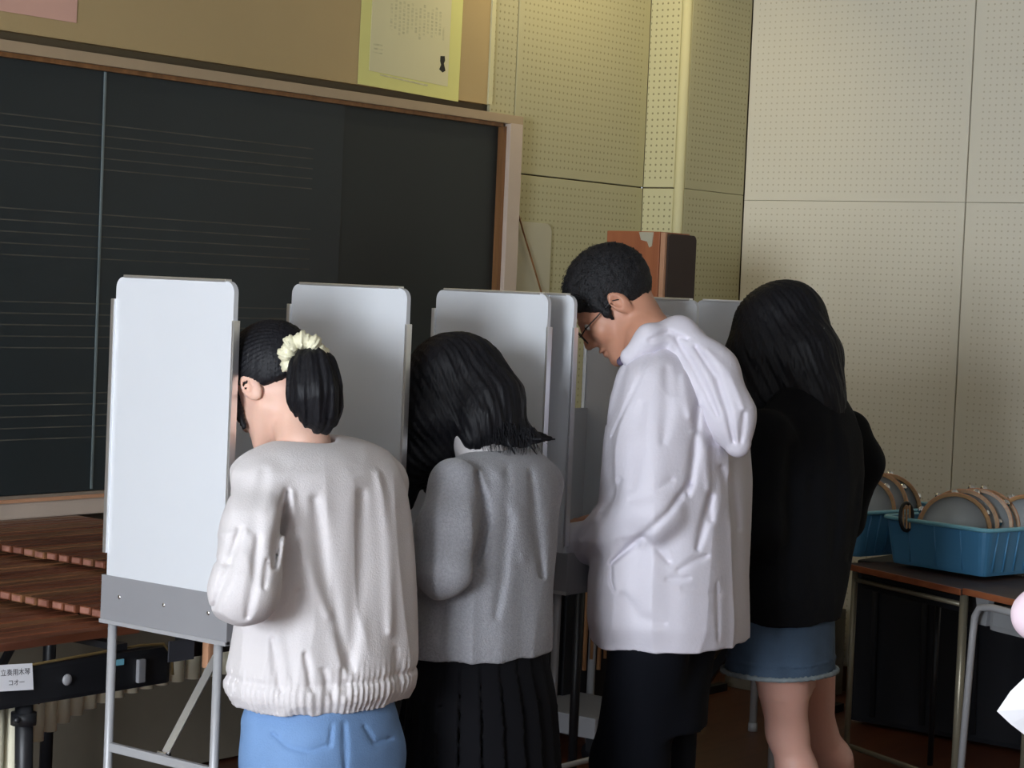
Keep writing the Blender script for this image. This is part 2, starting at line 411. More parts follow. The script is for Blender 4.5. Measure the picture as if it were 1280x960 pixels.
def peg_panel(parent, p0, du, w, z0, z1, nrm, mat='peg', t=.012, gz=.0025):
    """one perforated board: p0 = lower corner xy, du = unit direction along the wall, nrm = towards the room"""
    g = .0025; du = np.array([*du, 0.]); nrm = np.array([*nrm, 0.]); up = np.array([0, 0, 1.])
    o = np.array([p0[0], p0[1], z0]); a = o+du*g+up*gz; W = w-2*g; Hh = z1-z0-2*gz
    V = []
    for off, ins in ((0, 0), (t-.002, 0), (t, .002)):
        for (u, v) in ((ins, ins), (W-ins, ins), (W-ins, Hh-ins), (ins, Hh-ins)): V.append(a+du*u+up*v+nrm*off)
    F = [[8, 9, 10, 11]]+[[i+4, (i+1) % 4+4, (i+1) % 4+8, i+8] for i in range(4)]+[[i, (i+1) % 4, (i+1) % 4+4, i+4] for i in range(4)]
    if np.dot(np.cross(du, up), nrm) < 0: F = [f[::-1] for f in F]
    ob = mesh_obj('wall_panel', V, F, mat, parent); me = ob.data
    for nm, sx, sy in (('metres', 1, 1), ('unit', W, Hh)):
        uv = me.uv_layers.new(name=nm)
        for lp in me.loops:
            q = np.array(V[lp.vertex_index])-a; uv.data[lp.index].uv = ((q@du)/sx, (q[2])/sy)
    return ob
ZS = ((.06, .16), (.165, 1.975), (1.975, CEIL-.005))
for x0, x1 in ((6.02, 6.17), (6.17, PX)):
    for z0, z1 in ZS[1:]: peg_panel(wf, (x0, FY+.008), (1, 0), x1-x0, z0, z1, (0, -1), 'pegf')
# pilaster in the corner
pil = MB().box(((PX+.012+RX)/2+.01, (PY+.012+FY)/2+.01, CEIL/2), (RX-PX-.01, FY-PY, CEIL-.01)).build('trim_1', 'joint', kind='structure')
for z0, z1 in ZS[1:]:
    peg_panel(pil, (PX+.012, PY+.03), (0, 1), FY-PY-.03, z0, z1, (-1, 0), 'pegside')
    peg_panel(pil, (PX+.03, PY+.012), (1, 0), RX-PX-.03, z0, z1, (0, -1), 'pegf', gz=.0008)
MB().tube([(PX+.016, PY+.016, .1), (PX+.016, PY+.016, CEIL-.01)], .02, 12).build('trim_2', 'pegside', kind='structure')
# right wall boards
ys = [PY]
ys.append(3.626)
while ys[-1] > -4.9: ys.append(max(ys[-1]-.91, -5.0))
for i in range(len(ys)-1):
    for z0, z1 in ((.10, 1.812), (1.812, CEIL-.005)) if False else ((.10, 1.955), (1.955, CEIL-.005)):
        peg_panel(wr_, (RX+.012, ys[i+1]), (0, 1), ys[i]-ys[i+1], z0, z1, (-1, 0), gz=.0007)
MB().box((RX+.008, -.2, .05), (.02, 9.6, .1)).build('baseboard_right', 'framewood', kind='structure')
MB().box((6.5, FY+.006, .05), (1.0, .02, .1)).build('baseboard_front', 'framewood', kind='structure')
# painted wall above and below the board
MB().box((2.0, FY+.006, 2.65), (8.0, .03, .88)).build('wall_front_painted', 'tan', kind='structure')
MB().box((2.0, FY+.006, .44), (8.0, .03, .86)).build('wall_front_lower', 'wains', kind='structure')
MB().box((6.010, FY-.004, (2.2+CEIL)/2), (.022, .024, CEIL-2.22)).build('trim_3', 'pegside', kind='structure')

# ---------------------------------------------------------------- chalkboard
cb = thing('chalkboard', (5.0, FY-.02, .86), 'wide dark chalkboard with painted music staves and a pinkish frame on the front wall', 'chalkboard')
BX0, BX1, BZ0, BZ1 = 2.3, 6.045, .905, 2.135
MB().box(((BX0+4.174)/2, FY-.026, (BZ0+BZ1)/2), (4.174-BX0-.003, .02, BZ1-BZ0)).build('board_leaf', 'board', cb)
MB().box(((4.174+5.215)/2, FY-.026, (BZ0+BZ1)/2), (5.215-4.174-.003, .02, BZ1-BZ0)).build('board_leaf', 'board', cb)
MB().box(((5.215+BX1)/2, FY-.020, (BZ0+BZ1)/2), (BX1-5.215, .02, BZ1-BZ0)).build('board_leaf', 'board2', cb)
MB().box((4.174, FY-.0385, (BZ0+BZ1)/2), (.006, .006, BZ1-BZ0-.01)).build('joint_strip', 'seam', cb)
for g in range(4):
    for k in range(5):
        z = 1.977-g*.2615-k*.0325
        MB().box(((BX0+5.07)/2, FY-.0363, z), (5.07-BX0, .0012, .0034)).build('staff_line', 'chalk', cb)
MB().box(((BX0+BX1)/2+.03, FY-.035, BZ1+.026), (BX1-BX0+.13, .07, .032), bev=.003).build('top_rail', 'railm', cb)
MB().box(((BX0+BX1)/2, FY-.028, BZ1+.004), (BX1-BX0, .05, .014)).build('inner_moulding', 'framewood', cb)
MB().box((BX1+.058, FY-.035, (BZ0+BZ1)/2-.005), (.074, .07, BZ1-BZ0+.04), bev=.003).build('side_post', 'frame', cb)
MB().box((BX1+.010, FY-.028, (BZ0+BZ1)/2), (.02, .05, BZ1-BZ0)).build('inner_moulding', 'framewood', cb)
MB().box(((BX0+BX1)/2+.03, FY-.075, BZ0-.028), (BX1-BX0+.1, .15, .05), bev=.004).build('chalk_tray', 'frame', cb)
MB().box(((BX0+BX1)/2+.03, FY-.154, BZ0-.001), (BX1-BX0+.1, .008, .010)).build('tray_lip', 'spkedge', cb)

# ---------------------------------------------------------------- notices, sheet and cable
YP = FY-.0105
t = thing('poster', (5.55, YP, 2.2), 'yellow-green poster with a white printed page on the tan wall above the chalkboard', 'poster')
MB().prism([(5.300, YP, 2.212), (5.832, YP, 2.203), (5.842, YP, 2.90), (5.308, YP, 2.90)], (0, -.0015, 0)).build('backing_sheet', 'ypaper', t)
MB().prism([(5.352, YP-.0016, 2.262), (5.768, YP-.0016, 2.25), (5.775, YP-.0016, 2.86), (5.36, YP-.0016, 2.86)], (0, -.0012, 0)).build('printed_page', 'wpaper', t)
pr_ = MB()
rr = random.Random(3)
for k in range(13):                                   # columns of vertical writing, too faint to read
    x = 5.455+k*.0215; zt = 2.50+rr.uniform(-.01, .012); zb = 2.395+rr.uniform(0, .03); z = zt
    while z > zb:
        h = rr.uniform(.006, .011); pr_.box((x, YP-.0029, z), (.011, .0004, h)); z -= h+.004
pr_.box((5.39, YP-.0029, 2.352), (.05, .0004, .006)).box((5.395, YP-.0029, 2.338), (.045, .0004, .005)).box((5.39, YP-.0029, 2.325), (.05, .0004, .004))
pr_.build('faint_lettering', 'faint', t, kind='stuff')
k_ = MB(); k_.box((5.733, YP-.003, 2.430), (.008, .0005, .045)); k_.build('signature', 'faint', t)
k_ = MB(); k_.prism([(5.722, YP-.0028, 2.352), (5.745, YP-.0028, 2.354), (5.748, YP-.0028, 2.338), (5.742, YP-.0028, 2.328), (5.752, YP-.0028, 2.304), (5.737, YP-.0028, 2.296), (5.718, YP-.0028, 2.305), (5.727, YP-.0028, 2.322), (5.721, YP-.0028, 2.335)], (0, -.0006, 0))
k_.build('ink_emblem', 'ink', t)
MB().prism([(5.41, YP-.0016, 2.256), (5.66, YP-.0016, 2.246), (5.66, YP-.0016, 2.240), (5.41, YP-.0016, 2.251)], (0, -.001, 0)).build('bottom_rule', 'faint', t)
_stamp(MB().prism([(3.3, YP, 2.262), (4.082, YP, 2.262), (4.088, YP, 2.9), (3.3, YP, 2.9)], (0, -.002, 0)).build('pink_notice', 'pink'), 'pink paper notice at the upper left of the tan wall', 'notice')
pts = [(6.185+u, FY-.012, 1.40+v) for u, v in rrect(.225, .40, .035)]
_stamp(MB().prism(pts, (0, -.006, 0)).build('clear_plastic_sheet', 'frost'), 'pale translucent sheet with rounded corners hung beside the chalkboard', 'sheet')
cab = [(6.165, FY-.02, 1.975), (6.158, FY-.03, 1.93), (6.150, FY-.03, 1.885), (6.165, FY-.03, 1.862), (6.22, FY-.03, 1.76), (6.29, FY-.03, 1.64), (6.37, FY-.03, 1.50), (6.45, FY-.03, 1.38), (6.5, FY-.02, 1.2)]
_stamp(MB().tube(cab, .0035, 6).build('thin_cable', 'framewood'), 'thin brown cable running down the perforated wall beside the board', 'cable')
_stamp(MB().box((6.146, FY-.05, 1.70), (.006, .012, .075)).build('red_tag', 'red'), 'small red tag on the side of the chalkboard post', 'tag')

# ---------------------------------------------------------------- loudspeaker on its tall stand
sp = thing('wooden_loudspeaker', (6.07, 4.14, 1.342), 'orange-brown wooden loudspeaker with a dark grille standing high before the pilaster', 'loudspeaker')
def spk(n, c, s, m, bev=.002): return MB().box(c, s, bev=bev).build(n, m, sp)
SX0, SX1, SY0, SY1, SZ0, SZ1 = 5.995, 6.185, 3.995, 4.235, 1.342, 1.765
spk('cabinet', ((SX0+SX1)/2, (SY0+SY1)/2+.01, (SZ0+SZ1)/2), (SX1-SX0-.004, SY1-SY0-.02, SZ1-SZ0), 'spk', .004)
spk('front_edge', (SX0+.006, SY0+.006, (SZ0+SZ1)/2), (.014, .018, SZ1-SZ0-.006), 'spkedge')
gp = [(SX0+.014+u, SY0+.004, SZ0+.006+v) for u, v in rrect(SX1-SX0-.016, SZ1-SZ0-.012, .02)]
MB().prism(gp, (0, -.012, 0)).build('grille', 'grille', sp)
MB().prism([(SX0-.0015, SY0+.045, SZ1-.003), (SX0-.0015, SY0+.105, SZ1-.003), (SX0-.0015, SY0+.095, SZ1-.03), (SX0-.0015, SY0+.07, SZ1-.035), (SX0-.0015, SY0+.06, SZ1-.055), (SX0-.0015, SY0+.05, SZ1-.05)], (.003, 0, 0)).build('torn_tape', 'frost', sp)
st = thing('loudspeaker_stand', (6.25, 4.0, 0), 'tall grey stand with four legs carrying the wooden loudspeaker behind the booths', 'stand')
MB().box((6.25, 4.06, 1.325), (.62, .42, .03), bev=.004).build('shelf', 'grey', st)
MB().box((6.25, 4.06, .70), (.60, .40, .02), bev=.003).build('lower_shelf', 'grey', st)
for x, y in ((6.0, 3.885), (6.0, 4.235), (6.525, 3.885), (6.525, 4.235)): MB().tube([(x+.02, y, 1.31), (x+.02, y, .02)], .014, 10).tube([(x+.02, y, .03), (x+.02, y, 0)], .017, 10).build('leg', 'greyleg', st)

# ---------------------------------------------------------------- voting booths
def frame_xyz(P): return P
def booth(X0, n, label, name='voting_booth', Y0=2.903, Y1=3.253, pitch=.5):
    T = thing(name, (X0, (Y0+Y1)/2, 0), label, 'voting booth', 'folding voting booths in a row')
    ZD, ZA, ZT = .936, .838, 1.541
    X1 = X0+pitch*n
    for i in range(n+1):
        x = X0+pitch*i
        o = rrect(Y1-Y0-.016, ZT-ZD, .022, 6, (0, 0, 1, 1))
        p = MB().prism([(x, Y0+.008+u, ZD+v) for u, v in o], (.012 if i < n else -.012, 0, 0)).build('side_panel', 'panel', T)
        xc = x+(.006 if i < n else -.006)
        MB().box((xc, Y0+.006, (ZD+ZT)/2-.03), (.017, .006, ZT-ZD-.09), bev=.0015).build('edge_strip', 'alu', p)
        MB().box((xc, Y1-.004, (ZD+ZT)/2), (.024, .010, ZT-ZD-.09), bev=.0015).build('edge_strip', 'alu', p)
        MB().box((xc, (Y0+Y1)/2, ZT+.001), (.017, Y1-Y0-.06, .006), bev=.0015).build('top_strip', 'alu', p)
    MB().box(((X0+X1)/2, (Y0+Y1)/2, ZD-.008), (X1-X0, Y1-Y0, .014), bev=.002).build('desk_top', 'panel', T)
    MB().box(((X0+X1)/2, Y1-.012, ZD+.155), (X1-X0-.03, .008, .31)).build('back_panel', 'panel', T)
    # apron: four boards with a pale lower lip
    for (c, s) in (((X0+.004, (Y0+Y1)/2, (ZA+ZD)/2), (.010, Y1-Y0+.012, ZD-ZA)), ((X1-.004, (Y0+Y1)/2, (ZA+ZD)/2), (.010, Y1-Y0+.012, ZD-ZA)),
                   (((X0+X1)/2, Y0-.001, (ZA+ZD)/2), (X1-X0-.012, .010, ZD-ZA)), (((X0+X1)/2, Y1+.001, (ZA+ZD)/2), (X1-X0-.012, .010, ZD-ZA))):
        a = MB().box(c, s, bev=.0015).build('apron', 'grey', T)
        if s[0] < .02:
            sx = -1 if c[0] < (X0+X1)/2 else 1
            for y in (Y0+.045, Y0+.17, Y1-.05): MB().ball((c[0]+sx*.0055, y, ZA+.058), (.0025, .0045, .0045), 6).build('screw', 'chrome', a)
            MB().box((c[0]+sx*.002, c[1], ZA+.004), (.012, s[1], .008)).build('lower_lip', 'greyleg', a)
    for x in (X0+.012, X1-.012):
        for y in (Y0+.028, Y1-.018):
            MB().tube([(x, y, ZA+.05), (x, y, .012)], .0095, 12).tube([(x, y, .02), (x, y, 0)], .013, 12).build('leg', 'greyleg', T)
        MB().box((x, (Y0+Y1)/2+.005, .585), (.012, Y1-Y0-.05, .018), bev=.002).build('rung', 'greyleg', T)
        bdir = unit((0, (Y0+.05)-(Y0+.175), .80-.60))
        m = MB().box((x+.012, Y0+.112, .70), (.004, .018, .25), ax=[(1, 0, 0), np.cross(bdir, (1, 0, 0)), bdir], bev=.001)
        br = m.build('brace', 'alu', T)
        MB().box((x+.012, Y0+.182, .588), (.014, .028, .022), bev=.003).build('bracket', 'chrome', br)
    MB().tube([(X0+.012, Y1-.018, .30), (X1-.012, Y1-.018, .30)], .008, 10).build('stretcher', 'greyleg', T)
    return T
booth(2.893, 2, 'nearer silver folding voting booth with three tall partitions and grey tubular legs', pitch=.510)
booth(4.003, 2, 'farther silver folding voting booth standing before the student in black', pitch=.527)

# ---------------------------------------------------------------- xylophone in front of the board
xy = thing('concert_xylophone', (3.0, 3.9, 0), 'large dark red wooden xylophone with cream resonator pipes under the chalkboard', 'xylophone')
rows = ((2.48, 3.085, .792, 3.345, .0485, 26), (3.03, 3.45, .822, 3.40, .044, 28), (3.40, 3.98, .850, 3.42, .044, 27))
rnd = random.Random(11)
for ri, (x0, x1, z, y0, p, n) in enumerate(rows):
    for k in range(n):
        wd = p-.008; y = y0+p*(k+.5); j = rnd.uniform(-.004, .004)
        L0 = x0+j; L1 = x1+j
        B = MB().box(((L0+L1)/2, y, z+rnd.uniform(-.001, .001)), (L1-L0, wd, .018), bev=.003)
        B.build('tone_bar', 'barb' if rnd.random() < .4 else 'bar', xy)
        MB().box((L0-.0005, y, z), (.002, wd-.008, .012)).build('bar_end', 'barend', xy)
for x, z in ((2.62, .776), (3.00, .776), (3.12, .806), (3.38, .806), (3.55, .834), (3.85, .834)):
    MB().box((x, 3.97, z-.008), (.03, 1.32, .014)).build('support_rail', 'black', xy)
MB().box((2.80, 3.335, .713), (.70, .03, .082), bev=.01).build('end_rail', 'black', xy)
MB().tube([(2.45, 3.318, .742), (2.80, 3.318, .757), (3.06, 3.318, .764), (3.125, 3.318, .76), (3.15, 3.318, .735), (3.155, 3.318, .69)], .003, 8).build('brass_strip', 'gold', xy)
MB().ball((2.86, 3.316, .715), (.012, .006, .012), 8).build('rail_bolt', 'grey', xy)
MB().box((3.00, 3.316, .735), (.022, .004, .012)).build('rail_badge', MAT['bluerim'], xy)
MB().box((3.06, 3.315, .71), (.02, .01, .05), bev=.003).build('rail_clip', 'grey', xy)
for k in range(19):
    x = 2.845+k*.0425; yy = 3.43+.05*math.sin(k*.2); zb = .550+.100*(1-math.exp(-k*.17)); zt = .695
    MB().tube([(x, yy, zt), (x, yy, zb)], .0165, 14).build('resonator_pipe', 'pipe', xy)
for k in range(7):
    x = 2.53+k*.042
    MB().tube([(x, 3.39, .69), (x, 3.39, .06)], .0185, 14).build('resonator_pipe', 'pipe', xy)
for pts in ([(2.775, 3.345, .68), (2.785, 3.35, .5), (2.79, 3.36, .03)], [(3.9, 3.345, .83), (3.9, 3.36, .03)], [(2.6, 4.6, .78), (2.6, 4.6, .03)], [(3.9, 4.6, .83), (3.9, 4.6, .03)]):
    MB().tube(pts, .0185, 12).build('leg', 'black', xy)
MB().tube([(2.775, 3.345, .655), (2.775, 3.345, .63)], .026, 12).ball((2.745, 3.33, .645), .008, 6).build('leg_clamp', 'black', xy)
MB().box((3.36, 3.335, .745), (.35, .025, .05), bev=.005).build('end_rail', 'black', xy)
MB().box((3.16, 3.30, .745), (.07, .004, .045), ax=[(1, -.05, .0), (.05, 1, 0), (0, 0, 1)]).build('rail_plate', 'inkgrey', xy)
MB().box((3.245, 3.30, .732), (.028, .02, .07), bev=.006).ball((3.245, 3.29, .765), (.014, .008, .012), 8).build('wooden_bracket', 'spkedge', xy)
MB().tube([(2.84, 3.38, .66), (2.92, 3.40, .70), (2.98, 3.41, .705)], .004, 6).build('brace_wire', 'framewood', xy)
for s_ in (-1, 1): MB().box((3.36, 4.3+s_*.0, .34), (.02, .012, .75), ax=[(math.cos(.6), 0, s_*math.sin(.6)), (0, 1, 0), (-s_*math.sin(.6), 0, math.cos(.6))]).build('cross_brace', 'black', xy)
MB().box((3.25, 4.3, .12), (1.25, .03, .04)).build('cross_bar', 'black', xy)
# hand-written name card taped on the rail
card = thing('name_card', (2.66, 3.31, .70), 'white card with handwritten Japanese lettering taped to the xylophone rail', 'card')
c0, c1, c2, c3 = by(-30, 833, 3.312), by(40, 829, 3.312), by(41.5, 862, 3.312), by(-30, 866, 3.312)
MB().prism([c0, c1, c2, c3], (0, -.001, 0)).build('paper', 'white', card)
def text_mesh(name, s, mat, parent, origin, xdir, zdir, size, depth=.0006):
    cu = bpy.data.curves.new('lettering', 'FONT'); cu.body = s; cu.size = size; cu.extrude = 0.0; cu.resolution_u = 3
    tmp = bpy.data.objects.new('lettering_source', cu); COL.objects.link(tmp); bpy.context.view_layer.update()
    me = bpy.data.meshes.new_from_object(tmp.evaluated_get(bpy.context.evaluated_depsgraph_get()))
    bpy.data.objects.remove(tmp)
    V = [np.asarray(origin)+np.asarray(xdir)*v.co.x+np.asarray(zdir)*v.co.y for v in me.vertices]; F = [list(p.vertices) for p in me.polygons]
    nn = np.cross(xdir, zdir)
    if not V: return
    return mesh_obj(name, V, F, mat, parent)
ux = unit(c1-c0); uz = unit(c1-c2)
text_mesh('lettering', '立奏用木琴', 'inkgrey', card, c0+(c1-c0)*.415+uz*-.0215+np.array([0, -.0016, 0]), ux, uz, .0150)
text_mesh('lettering', 'コオ一', 'inkgrey', card, c0+(c1-c0)*.54+uz*-.042+np.array([0, -.0016, 0]), ux, uz, .014)

# ---------------------------------------------------------------- percussion rack seen between the students
ra = thing('mallet_rack', (5.05, 3.56, 0), 'black stand with wooden sticks hanging from it, seen below the white jacket', 'rack')
MB().tube([(5.04, 3.60, .02), (5.04, 3.60, .86)], .014, 10).build('pole', 'black', ra)
MB().box((5.04, 3.58, .80), (.16, .03, .05), bev=.004).build('holder', 'black', ra)
MB().box((5.04, 3.62, .02), (.35, .25, .03), bev=.01).build('base', 'black', ra)
for i, (px, yb) in enumerate(((730, 838), (739, 824), (748, 837), (756, 823))):
    q = by(px, yb, 3.55); q2 = np.array([q[0], 3.55, .80])
    _stamp(MB().tube([q, q2], .0062 if i % 2 == 0 else .0054, 8).build('drum_stick', 'stick'),
           ['first', 'second', 'third', 'fourth'][i]+' from the left of the thin wooden sticks hanging from the black rack', 'stick', 'wooden sticks on the rack')
tr = thing('equipment_trolley', (5.8, 4.1, 0), 'low grey trolley on casters behind the booths near the floor', 'trolley')
MB().box((5.82, 4.12, .12), (.34, .34, .07), bev=.006).build('deck', 'grey', tr)
for x in (5.68, 5.96):
    for y in (3.98, 4.26): MB().tube([(x-.012, y, .035), (x+.012, y, .035)], .035, 12).box((x, y, .065), (.03, .03, .05)).build('caster', 'black', tr)

lc = thing('low_cabinet', (5.7, 4.5, 0), 'long black low cabinet along the front wall behind the booths', 'cabinet')
MB().box((5.62, 4.44, .50), (1.55, .34, .94), bev=.01).build('carcass', 'black', lc)
for k in range(3): MB().box((5.12+k*.5, 4.262, .50), (.47, .012, .86), bev=.004).build('door', 'black', lc)
MB().box((5.62, 4.44, .985), (1.6, .38, .025), bev=.004).build('worktop', 'black', lc)
# ---------------------------------------------------------------- covered cabinet and keyboard stand by the right wall
cv = thing('covered_cabinet', (7.2, 3.3, 0), 'dark navy covered cabinet against the right wall behind the desks', 'cabinet')
MB().box((7.19, 3.02, .31), (.48, 1.40, .60), bev=.02).build('cover', 'darkcab', cv)
for k in range(7): MB().tube([(6.944, 2.42+k*.2, .04), (6.938, 2.43+k*.2, .56)], .012, 6).build('cover_fold', 'darkcab', cv)
ks = thing('keyboard_stand', (6.95, 4.12, 0), 'black crossed-leg keyboard stand behind the left desk leg', 'stand')
for s_ in (-1, 1): MB().box((6.95, 4.12+s_*.0, .38), (.025, .035, .92), ax=[(1, 0, 0), (0, math.cos(.62), s_*math.sin(.62)), (0, -s_*math.sin(.62), math.cos(.62))]).build('crossed_leg', 'black', ks)
for y in (3.86, 4.38): MB().box((6.99, y, .015), (.3, .035, .03)).build('foot_bar', 'black', ks)
_stamp(MB().box((7.33, 4.22, .17), (.24, .4, .34), bev=.005).build('cardboard_box', 'wains'), 'dull brown box on the floor behind the black crossed stand', 'box')

# ---------------------------------------------------------------- school desks
def desk(c, e1, L, Dp, label, z=.70, mirror=False):
    """c = corner nearest the room, e1 = direction of the visible long edge"""
    e1 = unit((*e1, 0)); e2 = unit((e1[1], -e1[0], 0)); up = np.array([0, 0, 1.]); c = np.array([*c, 0.])
    ax = [e1, e2, up]; g = lambda u, v, zz: c+e1*u+e2*v+up*zz
    T = thing('school_desk', tuple(g(L/2, Dp/2, 0)), label, 'desk', 'school desks by the right wall')
    MB().box(g(L/2, Dp/2, z-.010), (L, Dp, .018), ax, bev=.004).build('desk_top', 'desktop', T)
    MB().box(g(L/2, .003, z-.010), (L-.004, .010, .020), ax, bev=.003).build('edge_band', 'desk', T)
    return T, g, ax
T, g, ax = desk((5.905, 2.80), (.42, .907), .60, .42, 'left school desk with a worn reddish-brown edge under the big blue crate')
MB().box(g(.30, .21, .645), (.50, .34, .05), ax, bev=.006).build('book_compartment', 'black', T)
MB().tube([g(.03, .03, .648), g(.57, .03, .648)], .008, 8).build('frame_rail', 'desktube', T)
MB().tube([g(.03, .03, .10), g(.57, .03, .10)], .009, 8).build('foot_rail', 'desktube', T)
for u, v, r in ((.02, .03, .0135), (.57, .03, .010), (.02, .30, .012), (.57, .38, .010)): MB().tube([g(u, v, .685), g(u, v, .01)], r, 10).build('leg', 'black' if v == .38 else 'desktube', T)
T, g, ax = desk((5.688, 2.332), (.42, .907), .51, .42, 'right school desk with a grey metal tray, beside the pink sleeve', .705)
pp = [g(.44, .02, .68), g(.40, .02, .655), g(.36, .02, .60)]
MB().box(g(.27, .20, .625), (.30, .34, .075), ax, bev=.02).build('book_tray', 'desktray', T)
MB().prism([g(.485, .03, .692), g(.42, .03, .692), g(.43, .03, .60), g(.465, .03, .60)], ax[1]*.02).build('side_plate', 'desktray', T)
MB().tube([g(.10, -.01, .665), g(.36, -.01, .668), g(.415, -.01, .66), g(.435, -.01, .63), g(.44, -.01, .58), g(.47, -.01, .02)], .011, 10).build('leg', 'greyleg', T)
MB().tube([g(.22, .30, .60), g(.235, .30, .01)], .013, 10).build('leg', 'desktube', T)
MB().tube([g(.05, -.01, .665), g(.03, -.01, .02)], .011, 10).build('leg', 'greyleg', T)
MB().tube([g(.05, .40, .60), g(.05, .40, .02)], .013, 10).build('leg', 'desktube', T)
MB().tube([g(.03, .02, .09), g(.46, .02, .09)], .009, 8).build('foot_rail', 'desktube', T)

# ---------------------------------------------------------------- blue crates of tambourines
def crate(c, e1, L, Dp, h, label, z=.7135):
    e1 = unit((*e1, 0)); e2 = unit((e1[1], -e1[0], 0)); up = np.array([0, 0, 1.]); c = np.array([*c, 0.])
    T = thing('blue_crate', tuple(c+e1*L/2+e2*Dp/2+up*z), label, 'crate', 'blue plastic crates')
    g = lambda u, v, zz: c+e1*u+e2*v+up*(z+zz)
    def ring(grow, zz, n=4, r=.02): return [g(u-grow, v-grow, zz) for u, v in rrect(L+2*grow, Dp+2*grow, r+grow*.5, n)]
    R = [ring(0, 0), ring(.003, .01), ring(.022, h-.012), ring(.022, h), ring(.018, h), ring(.001, .014)]
    V = [p for r in R for p in r]; n = len(R[0]); F = []
    for i in range(5): F += [[i*n+k, i*n+(k+1) % n, (i+1)*n+(k+1) % n, (i+1)*n+k] for k in range(n)]
    F += [list(range(n))[::-1], [5*n+k for k in range(n)]]
    mesh_obj('shell', V, F, 'blue', T)
    rim = MB()
    Ro = ring(.034, h-.001); rim.tube(ring(.027, h-.002), .007, 8, closed=True); rim.build('rim', 'bluerim', T)
    for k in range(9):
        v = Dp*(k+.7)/9.4; MB().tube([g(-.0035, v, .012), g(-.0215, v, h-.012)], .0045, 6).build('rib', 'blue', T)
    for k in range(3):
        u = L*(.22+.28*k); MB().tube([g(u, -.0035, .012), g(u, -.0215, h-.012)], .003, 6).build('rib', 'blue', T)
    return T, g
T1, g1 = crate((6.137, 2.838), (.214, .977), .37, .50, .15, 'large blue plastic crate full of tambourines across the two desks')
T2, g2 = crate((6.235, 3.335), (.214, .977), .34, .46, .15, 'smaller-looking blue crate with a white and red sticker, half hidden by the student in black')
c2_ = g2(0, 0, 0)
MB().prism([g2(.035, -.012, .045), g2(.085, -.012, .047), g2(.085, -.015, .075), g2(.035, -.015, .075)], (-.003, -.0, 0)).build('sticker', 'white', T2)
MB().prism([g2(.035, -.0165, .075), g2(.095, -.0165, .078), g2(.08, -.018, .092), g2(.05, -.018, .090)], (-.003, 0, 0)).build('sticker', 'red', T2)
def tambourine(label):
    T = thing('tambourine', (0, 0, 0), label, 'tambourine', 'wooden tambourines in the blue crates')
    R, Dd, n = .118, .042, 40; V = []; F = []
    for k in range(n):
        a = 2*math.pi*k/n
        for r, z in ((R, -Dd/2), (R, Dd/2), (R-.010, Dd/2), (R-.010, -Dd/2)): V.append((r*math.cos(a), r*math.sin(a), z))
    for k in range(n):
        j = (k+1) % n
        F += [[k*4+i, j*4+i, j*4+(i+1) % 4, k*4+(i+1) % 4] for i in range(4)]
    mesh_obj('hoop', V, F, 'drumwood', T)
    MB().tube([(0, 0, Dd/2-.016), (0, 0, Dd/2-.014)], R-.009, 32).build('drum_skin', 'skinhead', T)
    MB().tube([((R+.001)*math.cos(a), (R+.001)*math.sin(a), Dd/2-.004) for a in [2*math.pi*k/32 for k in range(32)]], .0028, 6, closed=True).build('skin_band', 'spkedge', T)
    for k in range(6):
        a = 2*math.pi*(k+.3)/6; c = np.array([math.cos(a), math.sin(a), 0]); tt = np.array([-math.sin(a), math.cos(a), 0])
        for s_ in (-1, 1):
            m = MB().tube([c*(R+.001)+np.array([0, 0, s_*.003-.001]), c*(R+.001)+np.array([0, 0, s_*.003+.001])], .013, 12)
            m.build('jingle', 'chrome', T)
    return T
def dup(root, M4, label):
    r = root.copy(); COL.objects.link(r); r['label'] = label
    for ch in root.children:
        c = ch.copy(); COL.objects.link(c); c.parent = r
    r.matrix_world = M4; return r
def pose(g, u, v, zz, nrm, spin):
    z = Vector(nrm).normalized(); x = Vector((0, 0, 1)).cross(z).normalized(); y = z.cross(x)
    return Matrix.Translation(Vector(g(u, v, zz))) @ Matrix((x, y, z)).transposed().to_4x4() @ Matrix.Rotation(spin, 4, 'Z')
tam = [(g1, .215, .115, .118, (-.80, -.60, .18), .2, 'front tambourine in the large crate showing its grey-white skin'),
       (g1, .235, .180, .126, (-.90, -.44, .12), .9, 'tambourine directly behind the front one in the large crate'),
       (g1, .225, .245, .128, (-.95, -.32, .10), .4, 'tambourine third from the front in the large crate'),
       (g1, .245, .310, .122, (-.95, -.30, .05), 1.3, 'rearmost upright tambourine in the middle of the large crate'),
       (g1, .125, .375, .112, (-.72, -.70, .22), .6, 'tambourine leaning at the right end of the large crate'),
       (g2, .125, .150, .135, (-.90, -.40, .30), .5, 'front tambourine in the crate with the sticker'),
       (g2, .130, .225, .145, (-.95, -.30, .2), 1.4, 'tambourine behind the front one in the crate with the sticker'),
       (g2, .140, .300, .135, (-.80, -.60, .2), .1, 'rear tambourine in the crate with the sticker, mostly hidden')]
t0 = tambourine(tam[0][-1])
bpy.context.view_layer.update()
for i, (gg, u, v, zz, nr, sp_, lb) in enumerate(tam):
    M4 = pose(gg, u, v, zz, nr, sp_)
    if i == 0: first = M4; continue
    dup(t0, M4, lb)
t0.matrix_world = first; t0['label'] = tam[0][-1]
jr = thing('jingle_clapper', tuple(at(1133, 645, 6.85)), 'black looped clapper with pale wooden slats in the left end of the large crate', 'clapper')
c = at(1133, 646, 6.82)
MB().tube([c+CR*.022*math.cos(a)+CU*.045*math.sin(a)+CF*.01*math.cos(a) for a in [2*math.pi*k/20 for k in range(20)]], .006, 8, closed=True).build('black_loop', 'black', jr)
